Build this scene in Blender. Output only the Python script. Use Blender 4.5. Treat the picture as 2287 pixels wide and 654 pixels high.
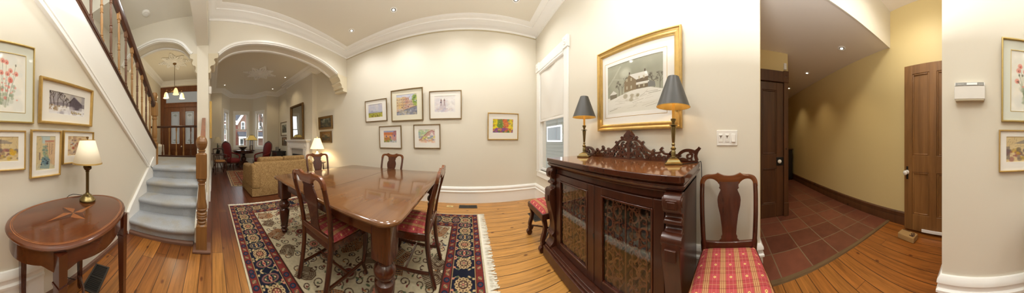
import bpy, bmesh, math, random
import numpy as np
from mathutils import Vector, Matrix
random.seed(7); rng = np.random.default_rng(11)
S = bpy.context.scene
for o in list(bpy.data.objects): bpy.data.objects.remove(o)
COL = S.collection
PI = math.pi
# ------------------------------------------------------------------ camera / world / exposure
EYE = 1.2
F = 2287 / (2 * PI); X0 = 1046.0; YH = 314.0          # full-turn cylinder: pixels per radian, pixel of north, horizon row
cd = bpy.data.cameras.new('camera'); cam = bpy.data.objects.new('camera', cd); COL.objects.link(cam)
cam.location = (0, 0, EYE)
cam.rotation_euler = (PI / 2, 0, -(2287 / 2 - X0) / F)
cd.type = 'PANO'; cd.panorama_type = 'CENTRAL_CYLINDRICAL'
cd.central_cylindrical_range_u_min = -PI; cd.central_cylindrical_range_u_max = PI
cd.central_cylindrical_range_v_min = -(654 - YH) / F; cd.central_cylindrical_range_v_max = YH / F
cd.central_cylindrical_radius = 1.0
cd.clip_start = 0.02; cd.clip_end = 200
S.camera = cam
W = bpy.data.worlds.new('overcast_sky'); S.world = W; W.use_nodes = True
W.node_tree.nodes['Background'].inputs[0].default_value = (.94, .97, 1, 1)
W.node_tree.nodes['Background'].inputs[1].default_value = 2.6
S.view_settings.view_transform = 'Standard'; S.view_settings.look = 'None'
S.view_settings.gamma = 1; S.view_settings.use_curve_mapping = False
S.view_settings.exposure = 0.14
S.cycles.diffuse_bounces = 6; S.cycles.max_bounces = 14; S.cycles.transparent_max_bounces = 12
WARM = (1, .995, .97)
CAN_W = 54.0        # dining downlights and the added ceiling spots
def lamp(name, kind, loc, energy, color=WARM, radius=.05, spot=140, rot=(0, 0, 0), blend=1.0):
    l = bpy.data.lights.new(name, kind); l.energy = energy; l.color = color
    if kind in ('SPOT', 'POINT'): l.shadow_soft_size = radius
    if kind == 'SPOT': l.spot_size = math.radians(spot); l.spot_blend = blend
    if kind == 'AREA': l.shape = 'RECTANGLE'; l.size = radius; l.size_y = spot
    o = bpy.data.objects.new(name, l); o.location = loc; o.rotation_euler = rot; COL.objects.link(o); return o
# added fill lamps, no fixture: soft light thrown up at the ceilings, above the viewpoint
lamp('bounce_fill', 'AREA', (.1, .4, 1.85), 36, (.97, 1, 1), .7, .7, (PI, 0, 0))
lamp('bounce_fill', 'AREA', (.52, -.5, 1.85), 8, (.97, 1, 1), .4, .4, (PI, 0, 0))
lamp('bounce_fill', 'AREA', (-.55, -.62, 2.25), 12, (.97, 1, 1), .5, .5, (PI, 0, 0))
# room measures
DN, DE, DS, DW = 3.142, 1.382, 1.062, 2.911
ZC = 3.483
def az(x): return (x - X0) / F
def PF(x, y, z=0.):
    r = (EYE - z) * F / (y - YH); return Vector((r * math.sin(az(x)), r * math.cos(az(x)), z))
def PY(x, y, c):
    r = c / math.cos(az(x)); return Vector((r * math.sin(az(x)), c, EYE + (YH - y) / F * r))
def PX(x, y, c):
    r = c / math.sin(az(x)); return Vector((c, r * math.cos(az(x)), EYE + (YH - y) / F * r))
# ------------------------------------------------------------------ helpers: materials
def lin(c):
    return tuple(((v / 255) / 12.92 if v / 255 <= .04045 else ((v / 255 + .055) / 1.055) ** 2.4) for v in c)
MATS = {}
class NT:
    def __init__(s, name):
        s.m = bpy.data.materials.new(name); s.m.use_nodes = True; s.t = s.m.node_tree; s.b = s.t.nodes['Principled BSDF']
    def n(s, ty, **k):
        nd = s.t.nodes.new(ty)
        for a, v in k.items():
            if a.startswith('i'):
                key = a[1:]; nd.inputs[int(key) if key.isdigit() else key].default_value = v
            else: setattr(nd, a, v)
        return nd
    def l(s, a, b): s.t.links.new(a, b)
    def math(s, op, a, b=None, c=None):
        nd = s.t.nodes.new('ShaderNodeMath'); nd.operation = op
        for i, v in enumerate((a, b, c)):
            if v is None: continue
            if isinstance(v, (int, float)): nd.inputs[i].default_value = v
            else: s.l(v, nd.inputs[i])
        return nd.outputs[0]
    def mix(s, fac, a, b, mode='MIX'):
        nd = s.t.nodes.new('ShaderNodeMix'); nd.data_type = 'RGBA'; nd.blend_type = mode
        for i, v in ((0, fac), (6, a), (7, b)):
            if isinstance(v, (int, float)): nd.inputs[i].default_value = v
            elif isinstance(v, tuple): nd.inputs[i].default_value = (*v[:3], 1)
            else: s.l(v, nd.inputs[i])
        return nd.outputs[2]
    def xyz(s, what='Object', obj=None):
        tc = s.n('ShaderNodeTexCoord'); sp = s.n('ShaderNodeSeparateXYZ'); s.l(tc.outputs[what], sp.inputs[0]); return tc.outputs[what], sp.outputs
def plain(name, rgb, rough=.5, metal=0., coat=0., emit=None, es=0., bump=0., bscale=60., spec=.5, noise=0.):
    if name in MATS: return MATS[name]
    t = NT(name); c = lin(rgb)
    t.b.inputs['Base Color'].default_value = (*c, 1); t.b.inputs['Roughness'].default_value = rough
    t.b.inputs['Metallic'].default_value = metal; t.b.inputs['Coat Weight'].default_value = coat
    t.b.inputs['Specular IOR Level'].default_value = spec
    if emit: t.b.inputs['Emission Color'].default_value = (*lin(emit), 1); t.b.inputs['Emission Strength'].default_value = es
    co, _ = t.xyz()
    if noise:
        nz = t.n('ShaderNodeTexNoise', iScale=bscale, iDetail=4.); t.l(co, nz.inputs['Vector'])
        t.l(t.mix(nz.outputs[0], tuple(v * (1 - noise) for v in c), tuple(min(1, v * (1 + noise)) for v in c)), t.b.inputs['Base Color'])
    if bump:
        nz = t.n('ShaderNodeTexNoise', iScale=bscale, iDetail=3.); t.l(co, nz.inputs['Vector'])
        bp = t.n('ShaderNodeBump', iStrength=bump, iDistance=.01); t.l(nz.outputs[0], bp.inputs['Height']); t.l(bp.outputs[0], t.b.inputs['Normal'])
    MATS[name] = t.m; return t.m
def wood(name, dark, light, axis='z', scale=14., rough=.3, coat=.3, stretch=.07, knots=0.):
    if name in MATS: return MATS[name]
    t = NT(name); co, _ = t.xyz()
    mp = t.n('ShaderNodeMapping'); t.l(co, mp.inputs[0])
    sc = [scale] * 3; sc['xyz'.index(axis)] = scale * stretch; mp.inputs['Scale'].default_value = sc
    nz = t.n('ShaderNodeTexNoise', iScale=1., iDetail=6., iRoughness=.6, iDistortion=.6); t.l(mp.outputs[0], nz.inputs['Vector'])
    n2 = t.n('ShaderNodeTexNoise', iScale=6., iDetail=4.); t.l(mp.outputs[0], n2.inputs['Vector'])
    f = t.math('MULTIPLY_ADD', nz.outputs[0], 1.6, -.3); f = t.math('MULTIPLY_ADD', n2.outputs[0], .35, t.math('SUBTRACT', f, .17))
    cl = t.n('ShaderNodeClamp'); t.l(f, cl.inputs[0])
    col = t.mix(cl.outputs[0], lin(dark), lin(light))
    if knots:
        vo = t.n('ShaderNodeTexVoronoi', iScale=knots); t.l(co, vo.inputs['Vector'])
        k = t.math('LESS_THAN', vo.outputs[0], .07); col = t.mix(t.math('MULTIPLY', k, .7), col, lin(tuple(v * .35 for v in dark)))
    t.l(col, t.b.inputs['Base Color'])
    t.b.inputs['Roughness'].default_value = rough; t.b.inputs['Coat Weight'].default_value = coat; t.b.inputs['Coat Roughness'].default_value = .06
    MATS[name] = t.m; return t.m
def attr_mat(name, rough=.5, coat=0., bump=0.):
    if name in MATS: return MATS[name]
    t = NT(name); a = t.n('ShaderNodeAttribute', attribute_name='Col'); t.l(a.outputs[0], t.b.inputs['Base Color'])
    t.b.inputs['Roughness'].default_value = rough; t.b.inputs['Coat Weight'].default_value = coat; t.b.inputs['Coat Roughness'].default_value = .05
    if rough > .9: t.b.inputs['Specular IOR Level'].default_value = .1
    MATS[name] = t.m; return t.m
def glass_mat(name, tint=(1, 1, 1), refl=1.0, frost=0., milk=None):
    if name in MATS: return MATS[name]
    t = NT(name); nt = t.t; nt.nodes.remove(t.b); out = nt.nodes['Material Output']
    tr = t.n('ShaderNodeBsdfTransparent'); tr.inputs[0].default_value = (*tint, 1)
    gl = t.n('ShaderNodeBsdfGlossy', iRoughness=frost); lw = t.n('ShaderNodeFresnel'); ge = t.n('ShaderNodeNewGeometry'); t.l(t.math('SUBTRACT', 1.5, t.math('MULTIPLY', ge.outputs['Backfacing'], 1.5 - 1 / 1.5)), lw.inputs['IOR'])
    mx = t.n('ShaderNodeMixShader'); t.l(t.math('MULTIPLY', lw.outputs[0], refl), mx.inputs[0]); t.l(tr.outputs[0], mx.inputs[1]); t.l(gl.outputs[0], mx.inputs[2])
    res = mx.outputs[0]
    if milk:
        tl = t.n('ShaderNodeBsdfTranslucent'); tl.inputs[0].default_value = (*lin(milk[:3]), 1)
        m2 = t.n('ShaderNodeMixShader', i0=milk[3]); t.l(res, m2.inputs[1]); t.l(tl.outputs[0], m2.inputs[2]); res = m2.outputs[0]
    t.l(res, out.inputs[0]); MATS[name] = t.m; return t.m
# ------------------------------------------------------------------ helpers: meshes
class MB:
    def __init__(s): s.v = []; s.f = []; s.M = None
    def add(s, vs, fs):
        b = len(s.v)
        for p in vs:
            p = Vector(p); s.v.append(s.M @ p if s.M is not None else p)
        s.f += [[b + i for i in f] for f in fs]
    def box(s, x0, x1, y0, y1, z0, z1):
        s.add([(x0, y0, z0), (x1, y0, z0), (x1, y1, z0), (x0, y1, z0), (x0, y0, z1), (x1, y0, z1), (x1, y1, z1), (x0, y1, z1)],
              [(3, 2, 1, 0), (4, 5, 6, 7), (0, 1, 5, 4), (1, 2, 6, 5), (2, 3, 7, 6), (3, 0, 4, 7)]); return s
    def prism(s, poly, t0, t1, plane='xz', holes=None):
        """poly 2D extruded t0..t1 along the remaining axis"""
        def P(u, v, t): return {'xz': (u, t, v), 'xy': (u, v, t), 'yz': (t, u, v)}[plane]
        n = len(poly)
        s.add([P(u, v, t0) for u, v in poly] + [P(u, v, t1) for u, v in poly],
              [list(range(n)), list(range(2 * n - 1, n - 1, -1))] + [(i, i + n, (i + 1) % n + n, (i + 1) % n) for i in range(n)]); return s
    def lathe(s, prof, c=(0, 0, 0), n=20, axis='z', sq=False):
        a0 = PI / 4 if n == 4 else 0; k = math.sqrt(2) if n == 4 else 1
        vs = []; fs = []
        for r, z in prof:
            for i in range(n):
                a = a0 + 2 * PI * i / n; u, v = k * r * math.cos(a), k * r * math.sin(a)
                p = {'z': (u, v, z), 'x': (z, u, v), 'y': (u, z, v)}[axis]
                vs.append((p[0] + c[0], p[1] + c[1], p[2] + c[2]))
        for j in range(len(prof) - 1):
            for i in range(n):
                fs.append((j * n + i, j * n + (i + 1) % n, (j + 1) * n + (i + 1) % n, (j + 1) * n + i))
        fs.append(list(range(n))[::-1]); fs.append([(len(prof) - 1) * n + i for i in range(n)])
        s.add(vs, fs); return s
    def tube(s, pts, r, n=8, sx=None, up=None, close=False):
        """r radius or list; sx: list/number of half-sizes for a flat (elliptic) section"""
        pts = [Vector(p) for p in pts]; m = len(pts)
        R = r if isinstance(r, (list, tuple)) else [r] * m
        Q = R if sx is None else (sx if isinstance(sx, (list, tuple)) else [sx] * m)
        vs = []; fs = []; prev = None
        for i, p in enumerate(pts):
            if close: t = pts[(i + 1) % m] - pts[i - 1]
            else: t = pts[min(i + 1, m - 1)] - pts[max(i - 1, 0)]
            t.normalize()
            if prev is None:
                u = Vector(up) if up else (Vector((0, 0, 1)) if abs(t.z) < .9 else Vector((1, 0, 0)))
            else: u = prev
            u = (u - t * u.dot(t)).normalized(); w = t.cross(u); prev = u
            a0 = PI / 4 if n == 4 else 0; k = math.sqrt(2) if n == 4 else 1
            for j in range(n):
                a = a0 + 2 * PI * j / n; vs.append(p + u * (k * R[i] * math.cos(a)) + w * (k * Q[i] * math.sin(a)))
        for i in range(m if close else m - 1):
            for j in range(n):
                b = (i + 1) % m; fs.append((i * n + j, i * n + (j + 1) % n, b * n + (j + 1) % n, b * n + j))
        if not close: fs.append(list(range(n))[::-1]); fs.append([(m - 1) * n + j for j in range(n)])
        s.add(vs, fs); return s
    def stroke(s, pts, w, t0, t1, plane='xz'):
        """flat ribbon of half width w (number or list) along 2D pts, cut t0..t1 thick: a fretwork stroke"""
        s.k = (getattr(s, 'k', 0) + 1) % 11; t0 -= .00035 * s.k; t1 += .00035 * s.k
        m = len(pts); L = []; R = []
        Wd = w if isinstance(w, (list, tuple)) else [w] * m
        for i in range(m):
            a = pts[max(i - 1, 0)]; b = pts[min(i + 1, m - 1)]
            dx, dy = b[0] - a[0], b[1] - a[1]; d = math.hypot(dx, dy) or 1; nx, ny = -dy / d, dx / d
            L.append((pts[i][0] + nx * Wd[i], pts[i][1] + ny * Wd[i])); R.append((pts[i][0] - nx * Wd[i], pts[i][1] - ny * Wd[i]))
        def P(p, t): return {'xz': (p[0], t, p[1]), 'xy': (p[0], p[1], t), 'yz': (t, p[0], p[1])}[plane]
        vs = []
        for i in range(m): vs += [P(L[i], t0), P(R[i], t0), P(R[i], t1), P(L[i], t1)]
        fs = [(0, 1, 2, 3), (4 * m - 1, 4 * m - 2, 4 * m - 3, 4 * m - 4)]
        for i in range(m - 1):
            for j in range(4): fs.append((4 * i + j, 4 * (i + 1) + j, 4 * (i + 1) + (j + 1) % 4, 4 * i + (j + 1) % 4))
        s.add(vs, fs); return s
    def sweep(s, path, prof, close=False):
        """profile (d, z): d to the LEFT of the walking direction; horizontal path with mitred corners"""
        m = len(path); n = len(prof); vs = []; fs = []
        P = [Vector((p[0], p[1])) for p in path]
        for i in range(m):
            if close or 0 < i < m - 1:
                a = (P[i] - P[i - 1]).normalized(); b = (P[(i + 1) % m] - P[i]).normalized()
                na = Vector((-a.y, a.x)); nb = Vector((-b.y, b.x)); k = (na + nb); k = k / max(.2, (1 + na.dot(nb)))
            else:
                a = (P[1] - P[0] if i == 0 else P[-1] - P[-2]).normalized(); k = Vector((-a.y, a.x))
            for d, z in prof: vs.append((P[i].x + k.x * d, P[i].y + k.y * d, z + (path[i][2] if len(path[i]) > 2 else 0)))
        for i in range(m if close else m - 1):
            b = (i + 1) % m
            for j in range(n - 1): fs.append((i * n + j, i * n + j + 1, b * n + j + 1, b * n + j))
            fs.append((i * n + n - 1, i * n, b * n, b * n + n - 1))
        if not close: fs.append(list(range(n))); fs.append([(m - 1) * n + j for j in range(n)][::-1])
        s.add(vs, fs); return s
    def ball(s, c, r, n=14, m=9, sz=(1, 1, 1)):
        vs = []; fs = []
        for j in range(m + 1):
            t = -PI / 2 + PI * j / m
            for i in range(n):
                a = 2 * PI * i / n; rr = max(math.cos(t), .02)
                vs.append((c[0] + r * sz[0] * rr * math.cos(a), c[1] + r * sz[1] * rr * math.sin(a), c[2] + r * sz[2] * math.sin(t)))
        for j in range(m):
            for i in range(n): fs.append((j * n + i, j * n + (i + 1) % n, (j + 1) * n + (i + 1) % n, (j + 1) * n + i))
        fs.append(list(range(n))[::-1]); fs.append([m * n + i for i in range(n)])
        s.add(vs, fs); return s
    def build(s, name, mat, parent=None, bevel=0., seg=2, smooth=40, label=None, subd=0):
        me = bpy.data.meshes.new(name); me.from_pydata([tuple(v) for v in s.v], [], s.f); me.validate()
        bm = bmesh.new(); bm.from_mesh(me); bmesh.ops.recalc_face_normals(bm, faces=bm.faces); bm.to_mesh(me); bm.free()
        if isinstance(mat, str): mat = MATS[mat]
        me.materials.append(mat)
        if smooth:
            for p in me.polygons: p.use_smooth = True
            me.set_sharp_from_angle(angle=math.radians(smooth))
        o = bpy.data.objects.new(name, me); COL.objects.link(o)
        if parent: o.parent = parent
        if bevel:
            b = o.modifiers.new('bevel', 'BEVEL'); b.width = bevel; b.segments = seg; b.limit_method = 'ANGLE'; b.angle_limit = math.radians(40); b.harden_normals = False
        if subd:
            b = o.modifiers.new('round', 'SUBSURF'); b.levels = subd; b.render_levels = subd
        if label: o['label'] = label
        return o
def thing(name, label, cat, loc=(0, 0, 0), rz=0., group=None, tilt=0.):
    o = bpy.data.objects.new(name, None); COL.objects.link(o); o.empty_display_size = .1
    o.location = loc; o.rotation_euler = (tilt, 0, rz); o['label'] = label; o['category'] = cat
    if group: o['group'] = group
    return o
def tag(o, label, cat, group=None):
    o['label'] = label; o['category'] = cat
    if group: o['group'] = group
    return o
def struct(o, label=None):
    o['kind'] = 'structure'
    if label: o['label'] = label
    return o
def kids(o): return [c for c in bpy.data.objects if c.parent == o]
def dup(root, label, loc, rz=None):
    r = root.copy(); COL.objects.link(r); r.location = loc; r['label'] = label
    if rz is not None: r.rotation_euler = (r.rotation_euler[0], 0, rz)
    for ch in kids(root):
        c = ch.copy(); COL.objects.link(c); c.parent = r
        for g in kids(ch):
            d = g.copy(); COL.objects.link(d); d.parent = c
    return r
def spline(pts, k=6):
    out = []; n = len(pts)
    for i in range(n - 1):
        p0, p1, p2, p3 = pts[max(i - 1, 0)], pts[i], pts[i + 1], pts[min(i + 2, n - 1)]
        for j in range(k):
            t = j / k
            out.append(tuple(.5 * (2 * b + (c - a) * t + (2 * a - 5 * b + 4 * c - d) * t * t + (3 * b - a - 3 * c + d) * t ** 3) for a, b, c, d in zip(p0, p1, p2, p3)))
    out.append(tuple(pts[-1])); return out
def spiral(cx, cy, r, a0, turns, k=.25, n=18):
    return [(cx + r * (1 - (1 - k) * i / n) * math.cos(a0 + 2 * PI * turns * i / n), cy + r * (1 - (1 - k) * i / n) * math.sin(a0 + 2 * PI * turns * i / n)) for i in range(n + 1)]
# ------------------------------------------------------------------ helpers: painting (vertex-coloured grids, for pictures and rugs)
class Cv:
    def __init__(s, w, h, bg, nz=.03):
        s.w, s.h = w, h; s.a = np.ones((h, w, 3)) * np.array(bg, float)
        s.X, s.Y = np.meshgrid((np.arange(w) + .5) / w, (np.arange(h) + .5) / h); s.asp = w / h
        if nz: s.noise(.1, nz)
    def noise(s, scale, amp, col=None):
        n = max(2, int(1 / scale)); g = rng.random((n + 2, n + 2))
        fx = s.X * n; fy = s.Y * n; ix = fx.astype(int); iy = fy.astype(int); tx = fx - ix; ty = fy - iy
        v = g[iy, ix] * (1 - tx) * (1 - ty) + g[iy, ix + 1] * tx * (1 - ty) + g[iy + 1, ix] * (1 - tx) * ty + g[iy + 1, ix + 1] * tx * ty
        if col is None: s.a *= (1 + (v - .5) * 2 * amp)[..., None]
        else: s.put(np.clip((v - .5) * 3, 0, 1) * amp, col)
    def put(s, m, col, sl=None):
        a = s.a if sl is None else s.a[sl]
        a[...] = a * (1 - m[..., None]) + np.array(col, float) * m[..., None]
    def win(s, x0, x1, y0, y1):
        i0 = max(0, int(x0 * s.w) - 1); i1 = min(s.w, int(x1 * s.w) + 2); j0 = max(0, int(y0 * s.h) - 1); j1 = min(s.h, int(y1 * s.h) + 2)
        return (slice(j0, j1), slice(i0, i1)) if i1 > i0 and j1 > j0 else None
    def ell(s, cx, cy, rx, ry, col, al=1., rot=0., soft=.15, ring=None):
        m = max(rx, ry * 1.) * 1.3; my = max(ry, rx) * 1.3 * s.asp if rot else ry * 1.3; mx = m if rot else rx * 1.3
        sl = s.win(cx - mx, cx + mx, cy - my, cy + my)
        if sl is None: return
        dx = s.X[sl] - cx; dy = (s.Y[sl] - cy)
        if rot: dy = dy / s.asp; c, q = math.cos(rot), math.sin(rot); dx, dy = dx * c + dy * q, (-dx * q + dy * c) * s.asp
        d = np.sqrt((dx / rx) ** 2 + (dy / ry) ** 2)
        k = np.clip((1 - d) / soft + .5, 0, 1)
        if ring: k = k * np.clip((d - ring) / soft + .5, 0, 1)
        s.put(k * al, col, sl)
    def rect(s, x0, x1, y0, y1, col, al=1.):
        sl = s.win(x0, x1, y0, y1)
        if sl is None: return
        k = ((s.X[sl] >= x0) & (s.X[sl] <= x1) & (s.Y[sl] >= y0) & (s.Y[sl] <= y1)).astype(float); s.put(k * al, col, sl)
    def poly(s, pts, col, al=1.):
        xs = [p[0] for p in pts]; ys = [p[1] for p in pts]; sl = s.win(min(xs), max(xs), min(ys), max(ys))
        if sl is None: return
        X, Y = s.X[sl], s.Y[sl]; k = np.zeros(X.shape, bool); n = len(pts)
        for i in range(n):
            (xa, ya), (xb, yb) = pts[i], pts[(i + 1) % n]
            if ya == yb: continue
            c = ((ya > Y) != (yb > Y)) & (X < (xb - xa) * (Y - ya) / (yb - ya) + xa); k ^= c
        s.put(k * al, col, sl)
    def line(s, pts, w, col, al=1.):
        for (xa, ya), (xb, yb) in zip(pts[:-1], pts[1:]):
            sl = s.win(min(xa, xb) - w * 1.5, max(xa, xb) + w * 1.5, min(ya, yb) - w * 1.5 * s.asp, max(ya, yb) + w * 1.5 * s.asp)
            if sl is None: continue
            X, Y = s.X[sl], s.Y[sl] / s.asp; ya2, yb2 = ya / s.asp, yb / s.asp; dx, dy = xb - xa, yb2 - ya2; L = dx * dx + dy * dy + 1e-12
            t = np.clip(((X - xa) * dx + (Y - ya2) * dy) / L, 0, 1); d = np.hypot(X - xa - t * dx, Y - ya2 - t * dy)
            s.put(np.clip((w - d) / (w * .5), 0, 1) * al, col, sl)
    def blobs(s, n, box, size, cols, al=.6):
        for _ in range(n):
            x = random.uniform(box[0], box[1]); y = random.uniform(box[2], box[3]); r = size * random.uniform(.5, 1.4)
            s.ell(x, y, r, r * s.asp * random.uniform(.5, 1.1), random.choice(cols), al, soft=.5)
    def tree(s, x, y, L, ang, w, col, dep=4):
        x2 = x + L * math.cos(ang); y2 = y + L * math.sin(ang) * s.asp; s.line([(x, y), (x2, y2)], w, col, .85)
        if dep:
            for _ in range(3): s.tree(x2, y2, L * random.uniform(.5, .75), ang + random.uniform(-.75, .75), max(w * .6, .003), col, dep - 1)
    def mesh(s, name, w, h, mat, parent, plane='xz', o=(0, 0, 0)):
        H, Wd = s.h, s.w; gx = np.linspace(0, w, Wd); gy = np.linspace(0, h, H); GX, GY = np.meshgrid(gx, gy)
        co = np.zeros((H * Wd, 3)); co[:, 0] = GX.ravel() + o[0]
        co[:, 2 if plane == 'xz' else 1] = GY.ravel() + o[2 if plane == 'xz' else 1]; co[:, 1 if plane == 'xz' else 2] = o[1 if plane == 'xz' else 2]
        idx = np.arange(H * Wd).reshape(H, Wd); q = np.stack([idx[:-1, :-1], idx[:-1, 1:], idx[1:, 1:], idx[1:, :-1]], -1).reshape(-1, 4)
        me = bpy.data.meshes.new(name); me.vertices.add(H * Wd); me.vertices.foreach_set('co', co.ravel())
        me.loops.add(q.size); me.loops.foreach_set('vertex_index', q.ravel().astype(np.int32)); me.polygons.add(len(q))
        me.polygons.foreach_set('loop_start', np.arange(0, q.size, 4, dtype=np.int32)); me.update(calc_edges=True)
        c = np.clip(s.a, 0, 255) / 255; c = np.where(c <= .04045, c / 12.92, ((c + .055) / 1.055) ** 2.4)
        at = me.color_attributes.new('Col', 'FLOAT_COLOR', 'POINT'); at.data.foreach_set('color', np.concatenate([c.reshape(-1, 3), np.ones((H * Wd, 1))], 1).ravel().astype(np.float32))
        me.materials.append(mat); ob = bpy.data.objects.new(name, me); COL.objects.link(ob)
        if parent: ob.parent = parent
        return ob
# ------------------------------------------------------------------ materials
cream = plain('cream_wall_paint', (228, 222, 207), .55, bump=.03, bscale=220)
def carpet_mat():
    t = NT('worn_grey_carpet'); co, _ = t.xyz(); a = t.n('ShaderNodeTexNoise', iScale=260., iDetail=3.); t.l(co, a.inputs[0]); b = t.n('ShaderNodeTexNoise', iScale=3.2, iDetail=4.); t.l(co, b.inputs[0])
    r = t.n('ShaderNodeMapRange', i1=.5, i2=.68, i3=0., i4=.55); t.l(b.outputs[0], r.inputs[0]); r2 = t.n('ShaderNodeMapRange', i1=.35, i2=.65); t.l(a.outputs[0], r2.inputs[0])
    col = t.mix(r2.outputs[0], lin((160, 165, 172)), lin((198, 201, 204))); col = t.mix(r.outputs[0], col, lin((178, 166, 140))); t.l(col, t.b.inputs['Base Color'])
    t.b.inputs['Roughness'].default_value = .95; t.b.inputs['Specular IOR Level'].default_value = .1
    bp = t.n('ShaderNodeBump', iStrength=.7, iDistance=.006); t.l(a.outputs[0], bp.inputs['Height']); t.l(bp.outputs[0], t.b.inputs['Normal']); return t.m
white = plain('white_gloss_paint', (248, 247, 243), .35)
ceilw = plain('ceiling_paint', (232, 227, 214), .7)
yellow = plain('ochre_hall_paint', (218, 197, 142), .55, bump=.03, bscale=220)
hallceil = plain('hall_ceiling_paint', (236, 228, 218), .7)
mahog = wood('mahogany', (58, 25, 12), (98, 48, 24), 'x', 16, .22, .6)
mahog_y = wood('mahogany_cross', (54, 23, 11), (90, 43, 22), 'y', 16, .25, .5)
mahog_z = wood('mahogany_upright', (52, 21, 10), (88, 40, 21), 'z', 18, .25, .5)
tabletop_w = wood('polished_tabletop', (88, 53, 26), (126, 83, 46), 'y', 9, .16, .5)
rosew = wood('rosewood', (46, 20, 11), (84, 42, 25), 'z', 14, .32, .2)
rosew_y = wood('rosewood_cross', (48, 21, 11), (90, 44, 26), 'y', 14, .22, .5)
sbtop = wood('sideboard_top_veneer', (98, 56, 27), (156, 98, 54), 'y', 7, .12, .7)
pine = wood('golden_newel_oak', (98, 64, 30), (158, 112, 62), 'z', 16, .35, .3)
pine_l = wood('pale_baluster_oak', (140, 96, 50), (192, 146, 88), 'z', 16, .35, .2)
shoew = wood('worn_brown_strip', (96, 64, 48), (136, 98, 78), 'y', 10, .6, 0.)
pine_d = wood('stained_baluster_oak', (84, 50, 30), (124, 80, 48), 'z', 16, .4, .2)
raildk = wood('dark_handrail', (52, 26, 14), (92, 50, 28), 'x', 16, .35, .3)
doorw = wood('old_pine_door', (98, 64, 30), (158, 112, 62), 'z', 12, .45, .15, knots=2.2)
doord = wood('dark_pine_door', (62, 36, 19), (106, 66, 36), 'z', 12, .45, .15, knots=2.2)
doorf = wood('front_door_pine', (84, 44, 20), (132, 76, 38), 'z', 12, .4, .2)
inlay = wood('inlaid_mahogany', (70, 33, 15), (108, 57, 29), 'x', 9, .22, .5)
satin = wood('satinwood_inlay', (120, 66, 32), (164, 100, 56), 'x', 20, .25, .5)
gold = plain('gilt', (206, 172, 104), .33, .6, noise=.2, bscale=30)
palegold = plain('pale_gilt', (196, 172, 110), .3, .8, noise=.15, bscale=30)
bronze = plain('bronze_metal_frame', (152, 130, 94), .3, .65)
oldgilt = plain('aged_gilt', (116, 88, 48), .45, .6, noise=.3, bscale=40)
brass = plain('antique_brass', (146, 130, 88), .3, 1.)
steel = plain('white_porcelain', (236, 234, 228), .15, coat=.6)
black = plain('black_iron', (22, 20, 18), .45)
dark = plain('dark_recess', (14, 11, 9), .8)
matb = plain('white_mat_board', (243, 241, 234), .5, coat=.2)
matc = plain('cream_mat_board', (232, 228, 208), .5, coat=.2)
matg = plain('pale_green_mat_board', (222, 226, 214), .5, coat=.2)
art = attr_mat('painted_paper', .5, .3)
rugm = attr_mat('woven_wool', .95)
carpet = carpet_mat()
plastic = plain('white_plastic', (238, 236, 230), .4)
shade_c = plain('cream_lamp_shade', (246, 236, 212), .7, emit=(255, 236, 200), es=.12)
shade_w = plain('lit_lamp_shade', (250, 240, 215), .8, emit=(255, 232, 180), es=.9)
greyshade = plain('grey_card_shade', (72, 70, 67), .42, .1)
goldlin = plain('gold_foil_lining', (212, 172, 92), .35, .6, emit=(255, 190, 80), es=.0)
candle = plain('ivory_candle_sleeve', (232, 196, 110), .5, emit=(255, 200, 100), es=.05)
glow = plain('lit_glass_shade', (255, 236, 200), .4, emit=(255, 222, 160), es=.8)
bulb = plain('lit_lamp_face', (255, 244, 224), .5, emit=(255, 240, 214), es=4.)
redvel = plain('crimson_velvet', (112, 26, 26), .85, bump=.2, bscale=40, noise=.2)
pane = glass_mat('window_glass', (.97, .98, .98))
cabglass = glass_mat('cabinet_glass', (.93, .94, .93), 1.3)
frost = glass_mat('etched_glass', (.50, .48, .45), .8, .25, (128, 125, 116, .5))
def sofa_mat():
    t = NT('gold_damask'); co, _ = t.xyz(); nz = t.n('ShaderNodeTexNoise', iScale=34., iDetail=5., iDistortion=1.5); t.l(co, nz.inputs[0])
    r = t.n('ShaderNodeMapRange', i1=.42, i2=.58); t.l(nz.outputs[0], r.inputs[0])
    t.l(t.mix(r.outputs[0], lin((136, 104, 60)), lin((172, 138, 88))), t.b.inputs['Base Color']); t.b.inputs['Roughness'].default_value = .8; return t.m
damask = sofa_mat()
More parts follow.
